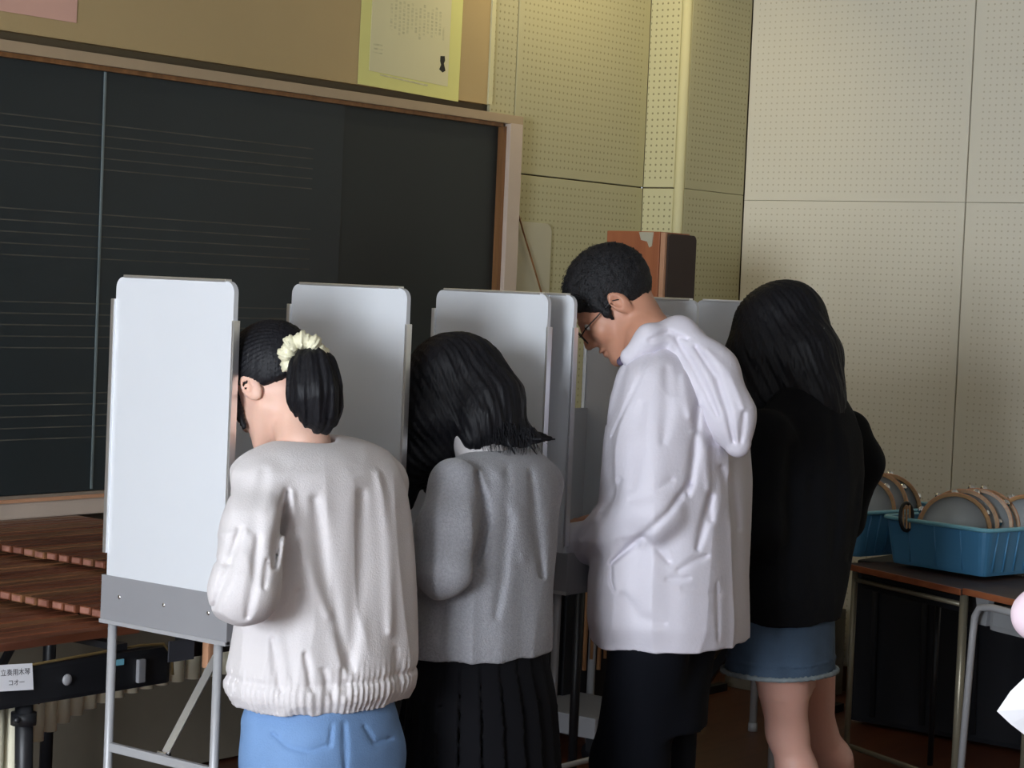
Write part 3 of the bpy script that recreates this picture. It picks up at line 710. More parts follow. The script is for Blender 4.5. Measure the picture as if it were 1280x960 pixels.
for k in (-1, 0, 1): MB().box(c+CR*.010*k, (.006, .012, .075), [CR, CF, CU], bev=.002).build('wooden_slat', 'drumwood', jr)
# ================================================================ people
def head_axes(yaw, pitch, roll=0.):
    """rows: right, forward, up; yaw turns left from facing the board, pitch nods down"""
    f = np.array([-math.sin(yaw), math.cos(yaw), 0.]); r = np.array([math.cos(yaw), math.sin(yaw), 0.]); u = np.array([0, 0, 1.])
    f2 = f*math.cos(pitch)-u*math.sin(pitch); u2 = u*math.cos(pitch)+f*math.sin(pitch)
    r3 = r*math.cos(roll)+u2*math.sin(roll); u3 = u2*math.cos(roll)-r*math.sin(roll)
    return np.array([r3, f2, u3])
class Head:
    def __init__(s, c, yaw, pitch, roll=0., k=1.): s.c = np.asarray(c, float); s.A = head_axes(yaw, pitch, roll); s.k = k
    def loc(s, P): return (P-s.c)@s.A.T/s.k
    def w(s, x, y, z): return s.c+(s.A.T@np.array([x, y, z]))*s.k
    def __call__(s, P):
        q = s.loc(P); m = q.copy(); m[:, 0] = np.abs(m[:, 0])
        d = ell(q, (0, -.012, .032), (.073, .094, .086))
        d = smin(d, ell(q, (0, .030, -.030), (.060, .064, .078)), .025)
        d = smin(d, rc(m, (.048, .0, -.045), (.026, .072, -.088), .020, .017), .03)
        d = smin(d, ell(q, (0, .082, -.092), (.022, .017, .016)), .02)
        d = smin(d, ell(m, (.040, .062, -.022), (.022, .020, .020)), .02)          # cheeks
        d = smin(d, rc(q, (0, .088, .012), (0, .107, -.026), .007, .010), .012)     # nose
        d = smin(d, ell(m, (.011, .096, -.031), (.008, .010, .007)), .008)
        d = smin(d, ell(q, (0, .092, -.054), (.022, .010, .006)), .007)             # lips
        d = smin(d, ell(q, (0, .090, -.066), (.019, .010, .007)), .007)
        d = d+.0035*np.exp(-((q[:, 2]+.060)/.0025)**2-(q[:, 0]/.022)**2)*(q[:, 1] > .07)
        d = smax(d, -ell(m, (.031, .096, .006), (.016, .014, .010)), .012)           # sockets
        d = smin(d, rc(m, (.016, .085, .022), (.042, .072, .022), .006, .006), .012)  # brows
        # ear: rim, bowl, lobe
        e = ell(m, (.077, -.010, -.004), (.009, .020, .031), head_axes(-.35, 0.15))
        e = smax(e, -ell(m, (.085, -.006, .002), (.008, .010, .016), head_axes(-.35, .15)), .005)
        d = smin(d, e, .006)
        return d*s.k
def hand(P, wrist, dirn, up, k=1., curl=.5, side=1):
    """palm, four fingers of unequal length with bent knuckles, thumb from the side of the palm"""
    f = unit(dirn); u = unit(np.asarray(up)-f*(np.asarray(up)@f)); r = np.cross(f, u)*side; A = np.array([r, f, u])
    w = np.asarray(wrist, float); q = (P-w)@A.T/k
    d = smin(rc(q, (0, -.02, 0), (0, .03, 0), .026, .026), ell(q, (0, .045, 0), (.040, .045, .015)), .02)
    d = smax(d, np.abs(q[:, 2])-.0165, .01)
    for i, (x, L) in enumerate(((-.030, .062), (-.010, .072), (.0105, .068), (.0305, .054))):
        a = np.array([x, .078, 0]); c = curl
        p1 = a+np.array([x*.12, L*.45*math.cos(c*.6), -L*.45*math.sin(c*.6)]); p2 = p1+np.array([0, L*.3*math.cos(c*1.6), -L*.3*math.sin(c*1.6)]); p3 = p2+np.array([0, L*.25*math.cos(c*2.3), -L*.25*math.sin(c*2.3)])
        d = smin(d, chain(q, [a-[0, .02, 0], p1, p2, p3], [.0088, .0082, .0075, .0062], .004), .005)
    t = chain(q, [(-.026, .015, -.004), (-.052, .045, -.012), (-.056, .070, -.024), (-.048, .088, -.034)], [.014, .0105, .0092, .0075], .006)
    return smin(d, t, .012)*k
class Person:
    pass
def body_sdf(p):
    """continuous skin: head, neck, trunk, arms with hands, legs"""
    L = Loft(p.trunk, p.yaw)
    zt = p.neck[2]
    def f(P):
        d = L(P, -.034)
        d = smin(d, rc(P, p.neck-np.array([0, .0, .07]), p.neck, .062*p.nk, .052*p.nk), .03)
        d = smin(d, rc(P, p.neck, p.head.w(0, -.022, -.035), .050*p.nk, .050*p.nk), .02)
        d = smin(d, p.head(P), .018)
        for (sh, el, wrst, hd, side) in p.arms:
            d = smin(d, chain(P, [sh, el, wrst], [.034, .034, .024], .02), .03)
            d = smin(d, hand(P, wrst, hd, (0, 0, 1), .92, .45, side), .015)
        for (hp, kn, an) in p.legs:
            d = smin(d, chain(P, [hp, kn, kn+(an-kn)*.3+np.array([0, -.012, 0]), an], [.074, .050, .049*p.calf, .031], .03), .03)
            d = smin(d, chain(P, [an+np.array([0, -.03, -.035]), an+np.array([0, .05, -.05]), an+np.array([0, .15, -.062])], [.030, .030, .020], .02), .02)
        return d
    return f
def bounds(P, m): P = np.array(P); return P.min(0)-m, P.max(0)+m
def person_base(p, name_label, skin):
    p.T = thing('person', (float(p.base[0]), float(p.base[1]), 0), name_label, 'person', 'students at the voting booths')
    pts = [p.head.c, p.neck]+[q for a in p.arms for q in (a[0], a[1], a[2]+unit(a[3])*.19)]+[q for l in p.legs for q in l]+[l[2]+np.array([0, .19, 0]) for l in p.legs]+[(r[1], r[2], r[0]) for r in p.trunk]
    lo, hi = bounds(pts, .13); lo[2] = -.004
    p.body = sdf_mesh('body', body_sdf(p), lo, hi, .0052, skin, p.T)
    for s_ in (-1, 1):
        e = MB().ball(p.head.w(.031*s_, .0745, .006), .0115, 8).build('eye', 'eye', p.body)
        MB().ball(p.head.w(.031*s_, .0815, .006), .0058, 6).build('iris', 'iris', p.T)
    for (hp, kn, an) in p.legs:
        c = an+np.array([0, .055, -an[2]]); c[2] = 0
        sh = lambda P, c=c, an=an: np.maximum(smax(chain(P, [(an[0], an[1]-.035, .035), (an[0], an[1]+.06, .035), (an[0], an[1]+.16, .028)], [.040, .046, .040], .02), P[:, 2]-.058, .01), -P[:, 2])
        sdf_mesh('slipper', sh, (an[0]-.07, an[1]-.1, -.004), (an[0]+.07, an[1]+.23, .08), .006, 'shoe', p.T)
def cloth_trunk(p, rows, arms=(), k=.03, mod=None, lines=(), zc=0, hollow=.07, neckcut=None, noise=.004, ns=16, seed=1., grow=0., dr=None):
    L = Loft(rows, p.yaw)
    def f(P):
        g = noise*wr(P, ns, seed)
        d = L(P, grow, mod)
        for (pts, rs, kk) in arms: d = smin(d, chain(P, pts, rs, .03), kk)
        d = d+g
        if dr: d = d-drape(P, dr[0], seed*2.3, dr[1])*np.clip((L.z1-P[:, 2])/.12, 0, 1)
        if len(lines): d = d+crease(P, lines, zc)
        inner = d+.014
        if hollow: d = np.maximum(d, -np.maximum(inner, P[:, 2]-L.z0-hollow))
        if neckcut is not None: d = smax(d, -neckcut(P), .008)
        return d
    return f, L
def legs_cloth(p, L, zbot, r0, r1, noise=.004, seed=2., lines=(), zc=0):
    def f(P):
        d = L(P)
        for (hp, kn, an) in p.legs: d = smin(d, chain(P, [hp, kn, an+np.array([0, -.005, .0])], [r0, (r0+r1)/2*.98, r1], .03), .025)
        d = d+noise*wr(P, 20, seed, (1, 1, .8))
        if len(lines): d = d+crease(P, lines, zc)
        return np.maximum(d, zbot-P[:, 2])
    return f
def strands(H, n, seed, starts, mat, parent, r=.0009):
    rd = random.Random(seed); m = MB()
    for k in range(n):
        a, b_ = starts(rd); pts = [a+(b_-a)*t+np.array([rd.gauss(0, .0012) for _ in range(3)]) for t in (0, .33, .66, 1)]
        m.tube(pts, [r, r, r*.8, r*.3], 3, cap=False)
    return m.build('hair_strands', mat, parent, kind='stuff')
V3 = lambda *a: np.array(a, float)

# ---------------------------------------------------------------- girl in the cream-white sweatshirt
p = Person(); p.yaw = 0.; p.nk = .92; p.calf = 1.
p.head = Head(by(342, 484, 2.90), .02, .66, .02, .98); p.neck = V3(2.985, 2.80, 1.235)
rows = rows_px([(872, 300, 508, 2.745, .66), (850, 294, 512, 2.745, .68), (815, 300, 514, 2.745, .66), (760, 310, 513, 2.75, .64), (700, 318, 511, 2.755, .62), (650, 318, 508, 2.76, .60),
                (612, 306, 503, 2.765, .56), (585, 300, 494, 2.77, .52), (566, 316, 482, 2.78, .48), (552, 340, 464, 2.785, .46), (545, 356, 450, 2.79, .5)])
p.trunk = rows_px([(960, 325, 480, 2.72, .75), (900, 318, 485, 2.73, .75), (700, 345, 480, 2.76, .62), (600, 325, 480, 2.78, .5), (566, 340, 462, 2.79, .5)])
p.base = by(420, 940, 2.72)[:2]
hc = by(408, 935, 2.715)
p.legs = [(V3(hc[0]-.085, 2.72, .63), V3(hc[0]-.085, 2.735, .42), V3(hc[0]-.09, 2.70, .085)), (V3(hc[0]+.085, 2.72, .63), V3(hc[0]+.085, 2.735, .42), V3(hc[0]+.09, 2.70, .085))]
shL, elL, wL = by(318, 606, 2.765), by(306, 738, 2.72), V3(2.985, 2.945, .985)
shR, elR, wR = by(478, 604, 2.785), V3(3.165, 2.78, .985), V3(3.12, 2.955, .985)
p.arms = [(shL, elL, wL, (.2, 1, -.15), -1), (shR, elR, wR, (-.35, 1, -.15), 1)]
person_base(p, 'person in a cream-white sweatshirt and light blue jeans, black ponytail in a cream scrunchie', 'skin')
lines = [([(359, 615), (355, 645), (346, 676), (343, 708)], 6, .018), ([(300, 662), (283, 718), (268, 757)], 6, .013),
         ([(323, 672), (316, 734), (309, 770)], 6, .013), ([(334, 700), (330, 735)], 4, .008), ([(364, 618), (381, 696), (410, 770)], 9, -.008), ([(394, 625), (407, 718), (434, 828)], 10, .013), ([(452, 618), (449, 708), (438, 835)], 11, .012),
         ([(474, 590), (490, 680), (488, 790)], 10, -.009), ([(382, 818), (391, 864)], 5, .010), ([(404, 838), (415, 872)], 5, .009), ([(427, 838), (431, 868)], 5, .008), ([(496, 812), (501, 860)], 5, .009), ([(340, 800), (352, 866)], 6, .008),
         ([(268, 700), (290, 705)], 5, .006), ([(330, 590), (322, 640), (320, 668)], 10, .006), ([(371, 742), (362, 800), (366, 850)], 9, .008), ([(275, 668), (308, 664)], 5, -.006)]
zc = 4.05
hz = rows[0][0]
def gather(th, z):
    t = np.clip((hz+.062-z)/.012, 0, 1)*1.0; band = np.clip((hz+.058-z)/.01, 0, 1)
    return -.012*band*np.clip((z-hz+.0)/.03, 0, 1)*0-.004*np.exp(-((z-hz-.055)/.007)**2)+.0020*np.sin(th*84+2.5*np.sin(th*7))*np.clip((hz+.10-z)/.06, 0, 1)-.007*np.clip((hz+.02-z)/.02, 0, 1)
sleeveL = ([by(328, 612, 2.75), by(315, 664, 2.715), by(304, 736, 2.685)], [.048, .055, .064], .022)
f, L = cloth_trunk(p, rows, [sleeveL, ([elL+V3(-.005, 0, -.0), (elL+wL)/2, wL], [.054, .050, .036], .02), ([shR, elR, wR], [.050, .050, .034], .04)], mod=gather, lines=lines, zc=4.06, noise=.004, ns=15, seed=3.1, dr=(30, .0045),
                   neckcut=lambda P: np.maximum(rc(P, p.neck+V3(0, -.004, -.03), p.neck+V3(0, .03, .2), .056, .09), 0-(P[:, 2]-p.neck[2]+.035)))
lo, hi = bounds([(r[1], r[2], r[0]) for r in rows]+[shL, elL, wL, shR, elR, wR], .27); lo[2] = hz-.02; hi[2] = 1.30
sdf_mesh('sweatshirt', f, lo, hi, .0045, 'sweat', p.T)
jr_ = rows_px([(965, 312, 494, 2.715, .72), (930, 311, 495, 2.72, .72), (895, 312, 492, 2.73, .70), (850, 325, 480, 2.74, .68)])
jf = legs_cloth(p, Loft(jr_), .10, .098, .062, .003, 4., [([(430, 905), (431, 935), (432, 962)], 4, .007), ([(340, 916), (360, 934), (385, 940), (412, 932), (415, 905)], 3, .006), ([(455, 908), (468, 928), (492, 922)], 3, .006)], 4.07)
lo, hi = bounds([q for l in p.legs for q in l], .22); lo[2] = .09; hi[2] = hz+.10
sdf_mesh('jeans', jf, lo, hi, .005, 'jean', p.T)
H = p.head
def hair1(P):
    q = H.loc(P); d = ell(q, (0, -.014, .036), (.083, .103, .095))
    cut = -(q[:, 2]+.012-.22*np.minimum(q[:, 1]+.01, 0))
    cut = np.maximum(cut, (q[:, 1]-.068)-(q[:, 2]-.055)*1.4)
    d = smax(d, cut, .012)
    d = smin(d, chain(q, [(-.070, .045, .02), (-.074, .050, -.02), (-.070, .056, -.055)], [.014, .010, .005], .01), .01)
    d = smin(d, chain(q, [(.070, .045, .02), (.074, .050, -.02), (.070, .056, -.055)], [.014, .010, .005], .01), .01)
    return d*H.k+.0012*np.sin(np.arctan2(q[:, 0], q[:, 2]-.0)*70+6*q[:, 1]*10)
lo, hi = bounds([H.c], .15); hr = sdf_mesh('hair', hair1, lo, hi, .004, 'hair', p.T)
tb = at(388, 444, H.c@CF-.0-EYE@CF-.10)
dT = 4.02
def tail(P):
    pts = [at(380, 442, dT+.02), at(391, 465, dT-.02), at(393, 492, dT-.035), at(400, 516, dT-.03), at(404, 530, dT-.02)]
    d = chain(P, pts, [.020, .040, .046, .032, .014], .03)
    q = P-pts[0]; th = np.arctan2(q@CR, -(q@CF)+.03)
    return d+.0022*np.sin(th*26+(q@CU)*25)+.0012*np.sin(th*61)
c = at(392, 485, dT); sdf_mesh('ponytail', tail, c-.13, c+.13, .004, 'hair', p.T)
sc_c = at(379, 445, dT-.008); a1 = unit(CR*.75+CU*.62-CF*.25); nrm_ = unit(-CR*.30-CU*.55+CF*-.9); nrm_ = unit(nrm_-a1*(nrm_@a1)); a2 = np.cross(nrm_, a1)
def scrun(P):
    q = P-sc_c; x, y, z = q@a1, q@a2, q@nrm_; rr_ = np.hypot(x, y); th = np.arctan2(y, x)
    w_ = .0165+.003*np.sin(th*9)+.0015*np.sin(th*23+1)
    return np.hypot(rr_-.030, z*.85)-w_+.0012*np.sin(th*40+z*150)
sdf_mesh('scrunchie', scrun, sc_c-.07, sc_c+.07, .0035, 'scr', p.T)
nape = lambda rd: (lambda a: (H.w(a, -.070-.01*rd.random(), -.03), H.w(a*1.0+rd.gauss(0, .006), -.062, -.062-.02*rd.random())))(rd.uniform(-.05, .05))
strands(H, 60, 5, nape, 'hair', hr, .0006)

# ---------------------------------------------------------------- girl in the grey knit
p = Person(); p.yaw = -.02; p.nk = .92; p.calf = 1.
p.head = Head(by(563, 494, 2.925), .05, .62, 0., .98); p.neck = V3(3.565, 2.82, 1.225)
rows = rows_px([(812, 514, 687, 2.745, .66), (790, 516, 688, 2.745, .66), (740, 530, 689, 2.75, .62), (690, 545, 693, 2.755, .6), (640, 548, 695, 2.76, .58), (605, 546, 694, 2.765, .54), (584, 556, 690, 2.77, .5), (570, 574, 682, 2.78, .46), (560, 596, 668, 2.785, .46)])
p.trunk = rows_px([(960, 530, 670, 2.73, .75), (820, 530, 675, 2.74, .7), (700, 560, 675, 2.76, .6), (600, 565, 680, 2.775, .5), (575, 585, 668, 2.785, .5)])
p.base = by(612, 940, 2.72)[:2]; hc = by(606, 940, 2.72)
p.legs = [(V3(hc[0]-.08, 2.72, .62), V3(hc[0]-.08, 2.735, .42), V3(hc[0]-.085, 2.70, .085)), (V3(hc[0]+.08, 2.72, .62), V3(hc[0]+.08, 2.735, .42), V3(hc[0]+.085, 2.70, .085))]
shL, elL, wL = by(568, 606, 2.75), by(555, 716, 2.70), V3(3.47, 2.985, 1.0)
shR, elR, wR = by(676, 604, 2.785), V3(3.705, 2.79, .99), V3(3.66, 2.97, .985)
p.arms = [(shL, elL, wL, (.1, 1, -.1), -1), (shR, elR, wR, (-.3, 1, -.1), 1)]
person_base(p, 'person with long loose black hair in a heather-grey knit top and black pleated skirt', 'skin')
lines = [([(596, 592), (606, 630), (607, 660), (596, 705)], 5, .012), ([(634, 585), (636, 650), (629, 720), (620, 770)], 8, .009),
         ([(664, 588), (670, 660), (678, 720)], 7, .009), ([(686, 600), (692, 645)], 4, .008), ([(618, 585), (632, 600), (640, 640)], 8, -.006), ([(556, 765), (550, 800)], 8, .005), ([(648, 640), (655, 700)], 9, -.005)]
f, L = cloth_trunk(p, rows, [([shL, shL+(elL-shL)*.5+V3(-.012, 0, 0), elL, ], [.054, .056, .050], .022), ([elL, (elL+wL)/2, wL], [.050, .042, .030], .02), ([shR, elR, wR], [.048, .046, .030], .04)], lines=lines, zc=4.5, noise=.003, ns=12, seed=7.7, dr=(26, .0035),
                   neckcut=lambda P: np.maximum(rc(P, p.neck+V3(0, -.004, -.03), p.neck+V3(0, .03, .2), .055, .08), 0-(P[:, 2]-p.neck[2]+.03)))
lo, hi = bounds([(r[1], r[2], r[0]) for r in rows]+[shL, elL, wL, shR, elR, wR], .27); lo[2] = rows[0][0]-.02; hi[2] = 1.29
sdf_mesh('knit_top', f, lo, hi, .0048, 'knit', p.T)
MBc = MB(); nk = p.neck
def collar2(P):
    d = np.abs(rc(P, nk+V3(0, 0, -.03), nk+V3(0, .03, .10), .054, .060))-.004
    return np.maximum(np.maximum(d, P[:, 2]-nk[2]-.008-.25*(P[:, 1]-nk[1])), nk[2]-.045-P[:, 2])
sdf_mesh('white_collar', collar2, nk-.1, nk+.12, .005, 'sweat', p.T)
sk = rows_px([(1230, 470, 720, 2.72, .8), (960, 496, 699, 2.725, .76), (870, 508, 693, 2.735, .7), (822, 518, 684, 2.74, .66), (795, 524, 680, 2.745, .66)])
zs = sk[0][0]
def pleat(th, z): t = (th*22/(2*math.pi)) % 1; return .012*(t-.5)*np.clip((sk[-1][0]-z)/.15, .15, 1)
Ls = Loft(sk, 0., power=2.1)
def skf(P): d = Ls(P, 0, pleat); return np.maximum(d, -np.maximum(d+.012, P[:, 2]-sk[-1][0]+.06))
lo, hi = bounds([(r[1], r[2], r[0]) for r in sk], .34); lo[2] = zs-.02; hi[2] = sk[-1][0]+.02
sdf_mesh('pleated_skirt', skf, lo, hi, .006, 'skirt', p.T)
H = p.head; DH = H.c@CF-EYE@CF
def hair2(P):
    q = H.loc(P); d = ell(q, (0, -.014, .036), (.090, .107, .098))*H.k
    d = smax(d, ((q[:, 1]-.066)-(q[:, 2]-.052)*1.3), .012)
    # locks that fall over the nape to the shoulder
    d = smin(d, chain(P, [at(590, 470, DH-.01), at(615, 506, DH-.06), at(632, 538, DH-.085)], [.075, .066, .030], .05), .05)
    d = smin(d, chain(P, [at(596, 490, DH-.04), at(600, 530, DH-.10), at(592, 550, DH-.12)], [.060, .045, .016], .04), .04)
    d = smin(d, chain(P, [at(628, 525, DH-.07), at(655, 545, DH-.07), at(688, 548, DH-.05)], [.034, .016, .005], .03), .03)
    d = smin(d, chain(P, [at(556, 460, DH-.05), at(552, 520, DH-.06), at(546, 570, DH-.04), at(540, 612, DH+.0)], [.05, .050, .040, .015], .03), .03)
    # curtains hanging forward of the ears
    for s_ in (-1, 1):
        a, b2 = H.w(.070*s_, .03, .04), H.w(.078*s_, .045, -.03)
        d = smin(d, chain(P, [a, b2, b2+V3(0, .02, -.09), b2+V3(.0, .03, -.19)], [.040, .042, .036, .014], .03), .03)
    th = np.arctan2(q[:, 0], -q[:, 1]+.05)
    return d+.0013*np.sin(th*38+q[:, 2]*18)+.0010*np.sin(th*83-q[:, 2]*30)
lo, hi = bounds([at(520, 430, DH+.1), at(690, 560, DH-.15), H.w(-.08, .1, -.22), at(560, 480, DH-.2)], .07); hr = sdf_mesh('hair', hair2, lo, hi, .0045, 'hair', p.T)
def w2(rd):
    x = rd.uniform(595, 668); a = at(x, 520+(x-595)*.22, DH-.125-rd.random()*.02); return a, at(x+rd.uniform(-8, 18), 556+rd.uniform(-8, 14), DH-.135)
strands(H, 160, 6, w2, 'hair', hr, .0009)
m = MB()
for a, b2, c2, r in (((632, 535), (636, 555), (644, 568), .004), ((652, 540), (662, 556), (671, 568), .0025), ((640, 540), (668, 549), (694, 549), .005)):
    m.tube([at(*a, DH-.11), at(*b2, DH-.135), at(*c2, DH-.13)], [r*1.6, r, r*.3], 6)
m.build('hair_wisps', 'hair', p.T)

# ---------------------------------------------------------------- boy in the white hooded jacket
p = Person(); p.yaw = .30; p.nk = 1.12; p.calf = 1.
p.head = Head(by(769, 380, 2.93), .60, .82, 0., 1.08); p.neck = by(815, 425, 2.815)
rows = rows_px([(795, 742, 935, 2.74, .70), (770, 736, 935, 2.74, .70), (720, 737, 934, 2.745, .68), (660, 746, 936, 2.75, .66), (600, 752, 938, 2.755, .62), (550, 756, 936, 2.76, .60), (500, 764, 926, 2.765, .56), (465, 774, 908, 2.775, .54), (435, 790, 884, 2.785, .54), (415, 804, 866, 2.79, .56), (404, 815, 856, 2.80, .6)], .30)
p.trunk = rows_px([(900, 770, 885, 2.73, .8), (800, 765, 905, 2.74, .75), (650, 775, 910, 2.755, .65), (500, 785, 905, 2.77, .55), (445, 800, 870, 2.79, .55)], .3)
p.base = by(820, 900, 2.72)[:2]; hc = by(822, 860, 2.72)
p.legs = [(V3(hc[0]-.075, 2.70, .72), V3(hc[0]-.075, 2.74, .46), V3(hc[0]-.08, 2.70, .085)), (V3(hc[0]+.085, 2.735, .72), V3(hc[0]+.085, 2.77, .46), V3(hc[0]+.09, 2.73, .085))]
shL, elL, wL = by(815, 482, 2.73), by(816, 640, 2.665), by(722, 681, 2.93)
shR, elR, wR = by(890, 500, 2.80), V3(4.44, 2.84, 1.04), V3(4.30, 2.99, .99)
p.arms = [(shL, elL, wL, (-.1, 1, -.05), -1), (shR, elR, wR, (-.5, 1, -.1), 1)]
person_base(p, 'person with short black hair and glasses in a white hooded jacket', 'skinb')
lines = [([(831, 422), (808, 453), (783, 507), (765, 545)], 2.4, .005), ([(874, 490), (870, 549), (864, 599), (860, 618)], 5, .012), ([(862, 604), (836, 640), (819, 656), (790, 681), (764, 704)], 4.5, .013),
         ([(833, 462), (834, 512), (829, 552)], 8, .007), ([(803, 505), (796, 560), (790, 610)], 9, .005), ([(889, 620), (880, 655), (872, 686)], 5, .013), ([(805, 672), (822, 686), (836, 702)], 5, .007),
         ([(848, 713), (866, 702), (884, 695)], 4.5, .008), ([(834, 725), (862, 722)], 4, .006), ([(764, 706), (764, 727), (768, 740)], 2, .010),
         ([(892, 550), (892, 600), (889, 650)], 7, .010), ([(902, 585), (914, 620), (922, 660)], 7, .008), ([(868, 540), (884, 560), (886, 610)], 7, -.008), ([(856, 735), (900, 742)], 7, .004), ([(780, 745), (800, 772), (830, 780)], 7, .005),
         ([(757, 640), (740, 665), (730, 690)], 6, .006), ([(775, 600), (765, 625), (752, 640)], 5, .006), ([(896, 730), (898, 800)], 3, .004), ([(728, 680), (790, 668)], 8, -.004), ([(838, 600), (815, 618), (790, 625)], 8, .006),
         ([(782, 460), (772, 492), (760, 530)], 5, .005), ([(855, 470), (862, 520)], 7, -.007), ([(740, 655), (728, 672)], 4, .004)]
def neck3(P): return np.maximum(rc(P, p.neck+V3(0, 0, -.06), p.neck+unit(H3.c-p.neck)*.16, .062, .066), -((P-p.neck)@unit(V3(0, -.0, 1))+.035))
H3 = p.head
f, L = cloth_trunk(p, rows, [([shL, shL+(elL-shL)*.5+V3(-.0, 0, 0), elL], [.072, .076, .070], .028), ([elL, (elL+wL)/2+V3(-.02, -.03, .0), wL], [.070, .066, .048], .014), ([shR, elR, wR], [.066, .064, .045], .045)], lines=lines, zc=5.03, noise=.005, ns=15, seed=2.2, dr=(24, .0045), neckcut=neck3)
lo, hi = bounds([(r[1], r[2], r[0]) for r in rows]+[shL, elL, wL, shR, elR, wR], .27); lo[2] = rows[0][0]-.02; hi[2] = 1.56
sdf_mesh('jacket', f, lo, hi, .005, 'jacket', p.T)
# hood lying on the back
DJ = 4.93
hl = [([(846, 424), (868, 459), (885, 492), (897, 520)], 4.5, .012), ([(870, 434), (896, 473), (910, 515), (917, 552)], 4.5, .016), ([(884, 438), (912, 468), (930, 512)], 5, -.006), ([(930, 515), (926, 552)], 4, .010), ([(812, 425), (835, 416), (858, 424)], 4, .010), ([(838, 436), (856, 470), (874, 505)], 6, -.006)]
def hood(P):
    d = chain(P, [at(788, 446, DJ-.02), at(812, 423, DJ-.02), at(848, 418, DJ+.02)], [.024, .030, .036], .03)
    d = smin(d, chain(P, [at(848, 420, DJ+.02), at(888, 468, DJ-.02), at(912, 520, DJ-.05), at(923, 557, DJ-.06)], [.040, .060, .052, .026], .05), .04)
    d = smin(d, chain(P, [at(800, 440, DJ+.22), at(830, 412, DJ+.20), at(860, 430, DJ+.14), at(905, 490, DJ+.05)], [.022, .030, .040, .05], .03), .04)
    d = smax(d, -rc(P, p.neck+V3(0, 0, -.03), H3.w(0, -.02, -.02), .060, .064), .012)
    return d+crease(P, hl, 5.05)+.003*wr(P, 18, 5.)
lo, hi = bounds([at(780, 400, DJ), at(935, 575, DJ), at(800, 400, DJ+.25)], .09)
sdf_mesh('hood', hood, lo, hi, .0048, 'jacket', p.T)
def shirtcol(P):
    d = chain(P, [at(776, 452, DJ+.0), at(792, 438, DJ-.01), at(812, 418, DJ)], [.010, .013, .012], .01); return d
c = at(795, 437, DJ); sdf_mesh('shirt_collar', shirtcol, c-.09, c+.09, .004, 'collar', p.T)
tr_ = rows_px([(905, 756, 884, 2.74, .80), (860, 757, 886, 2.745, .78), (800, 768, 895, 2.76, .66), (770, 775, 888, 2.765, .6)], .3)
lo, hi = bounds([q for l in p.legs for q in l], .24); lo[2] = .06; hi[2] = tr_[-1][0]+.01
sdf_mesh('trousers', legs_cloth(p, Loft(tr_, .3), .07, .092, .085, .004, 9.), lo, hi, .007, 'trous', p.T)
H = p.head
def hair3(P):
    q = H.loc(P); d = ell(q, (0, -.014, .040), (.082, .104, .095))
    ln = -.012+.02*np.clip((q[:, 1])/.05, -1, 1)*1.0-.035*np.clip(-(q[:, 1]+.02)/.05, 0, 1)
    d = smax(d, ln-q[:, 2]+.012*np.exp(-((q[:, 1]+.008)/.025)**2), .010)
    d = smax(d, (q[:, 1]-.078)-(q[:, 2]-.050)*1.0, .012)
    a = np.abs(q[:, 0]); m = q.copy(); m[:, 0] = a
    d = smin(d, chain(m, [(.070, .030, .03), (.073, .026, -.002), (.070, .026, -.018)], [.012, .008, .004], .01), .01)
    return d*H.k+.0014*wr(P, 160, 1., (1, 1, 1))+.0008*wr(P, 420, 2., (1, 1, 1))
lo, hi = bounds([H.c], .16); hr = sdf_mesh('hair', hair3, lo, hi, .004, 'hairs', p.T)
def fz(rd):
    a = rd.uniform(0, 2*math.pi); b2 = math.acos(rd.uniform(-.1, 1)); n = V3(math.sin(b2)*math.cos(a), math.sin(b2)*math.sin(a), math.cos(b2)); r0 = n*V3(.083, .105, .096)+V3(0, -.014, .040)
    if r0[1] > .06+(r0[2]-.05): r0 = V3(0, -.05, .12)
    e = r0+n*.0035+V3(rd.gauss(0, .0012), .005, -.003); return H.w(*r0), H.w(*e)
strands(H, 900, 8, fz, 'hairs', hr, .0007)
# glasses
gl = MB()
for s_ in (-1, 1):
    gl.tube([H.w(s_*.033+.022*math.cos(a), .104, -.004+.016*math.sin(a)) for a in [2*math.pi*k/20 for k in range(20)]], .0016, 6, closed=True)
    gl.tube([H.w(s_*.055, .103, .002), H.w(s_*.073, .085, .006), H.w(s_*.079, .0, .010), H.w(s_*.078, -.022, -.004)], .0017, 6)
gl.tube([H.w(-.011, .105, 0), H.w(0, .109, .003), H.w(.011, .105, 0)], .0015, 6)
go = gl.build('glasses', 'glass', p.T)
for s_ in (-1, 1): MB().prism([H.w(s_*.033+.021*math.cos(a), .1035, -.004+.015*math.sin(a)) for a in [2*math.pi*k/20 for k in range(20)]], H.A[1]*.001).build('lens', MAT['lens'], go)

# ---------------------------------------------------------------- girl in black
p = Person(); p.yaw = -.05; p.nk = .95; p.calf = 1.0
p.head = Head(by(977, 418, 2.92), .05, .58, 0., 1.0); p.neck = by(1010, 500, 2.80)
rows = rows_px([(772, 922, 1050, 2.74, .70), (740, 912, 1058, 2.745, .68), (690, 915, 1066, 2.75, .66), (640, 925, 1078, 2.755, .62), (590, 935, 1082, 2.76, .58), (545, 942, 1080, 2.765, .54), (515, 950, 1072, 2.775, .5), (492, 968, 1058, 2.785, .5), (478, 985, 1045, 2.79, .5)], -.05)
p.trunk = rows_px([(860, 945, 1035, 2.74, .75), (770, 935, 1045, 2.745, .7), (600, 955, 1065, 2.77, .6), (520, 965, 1060, 2.785, .5), (500, 985, 1045, 2.79, .5)])
p.base = by(1000, 900, 2.74)[:2]
kL = by(984, 905, 2.73); kR = by(1026, 905, 2.80)
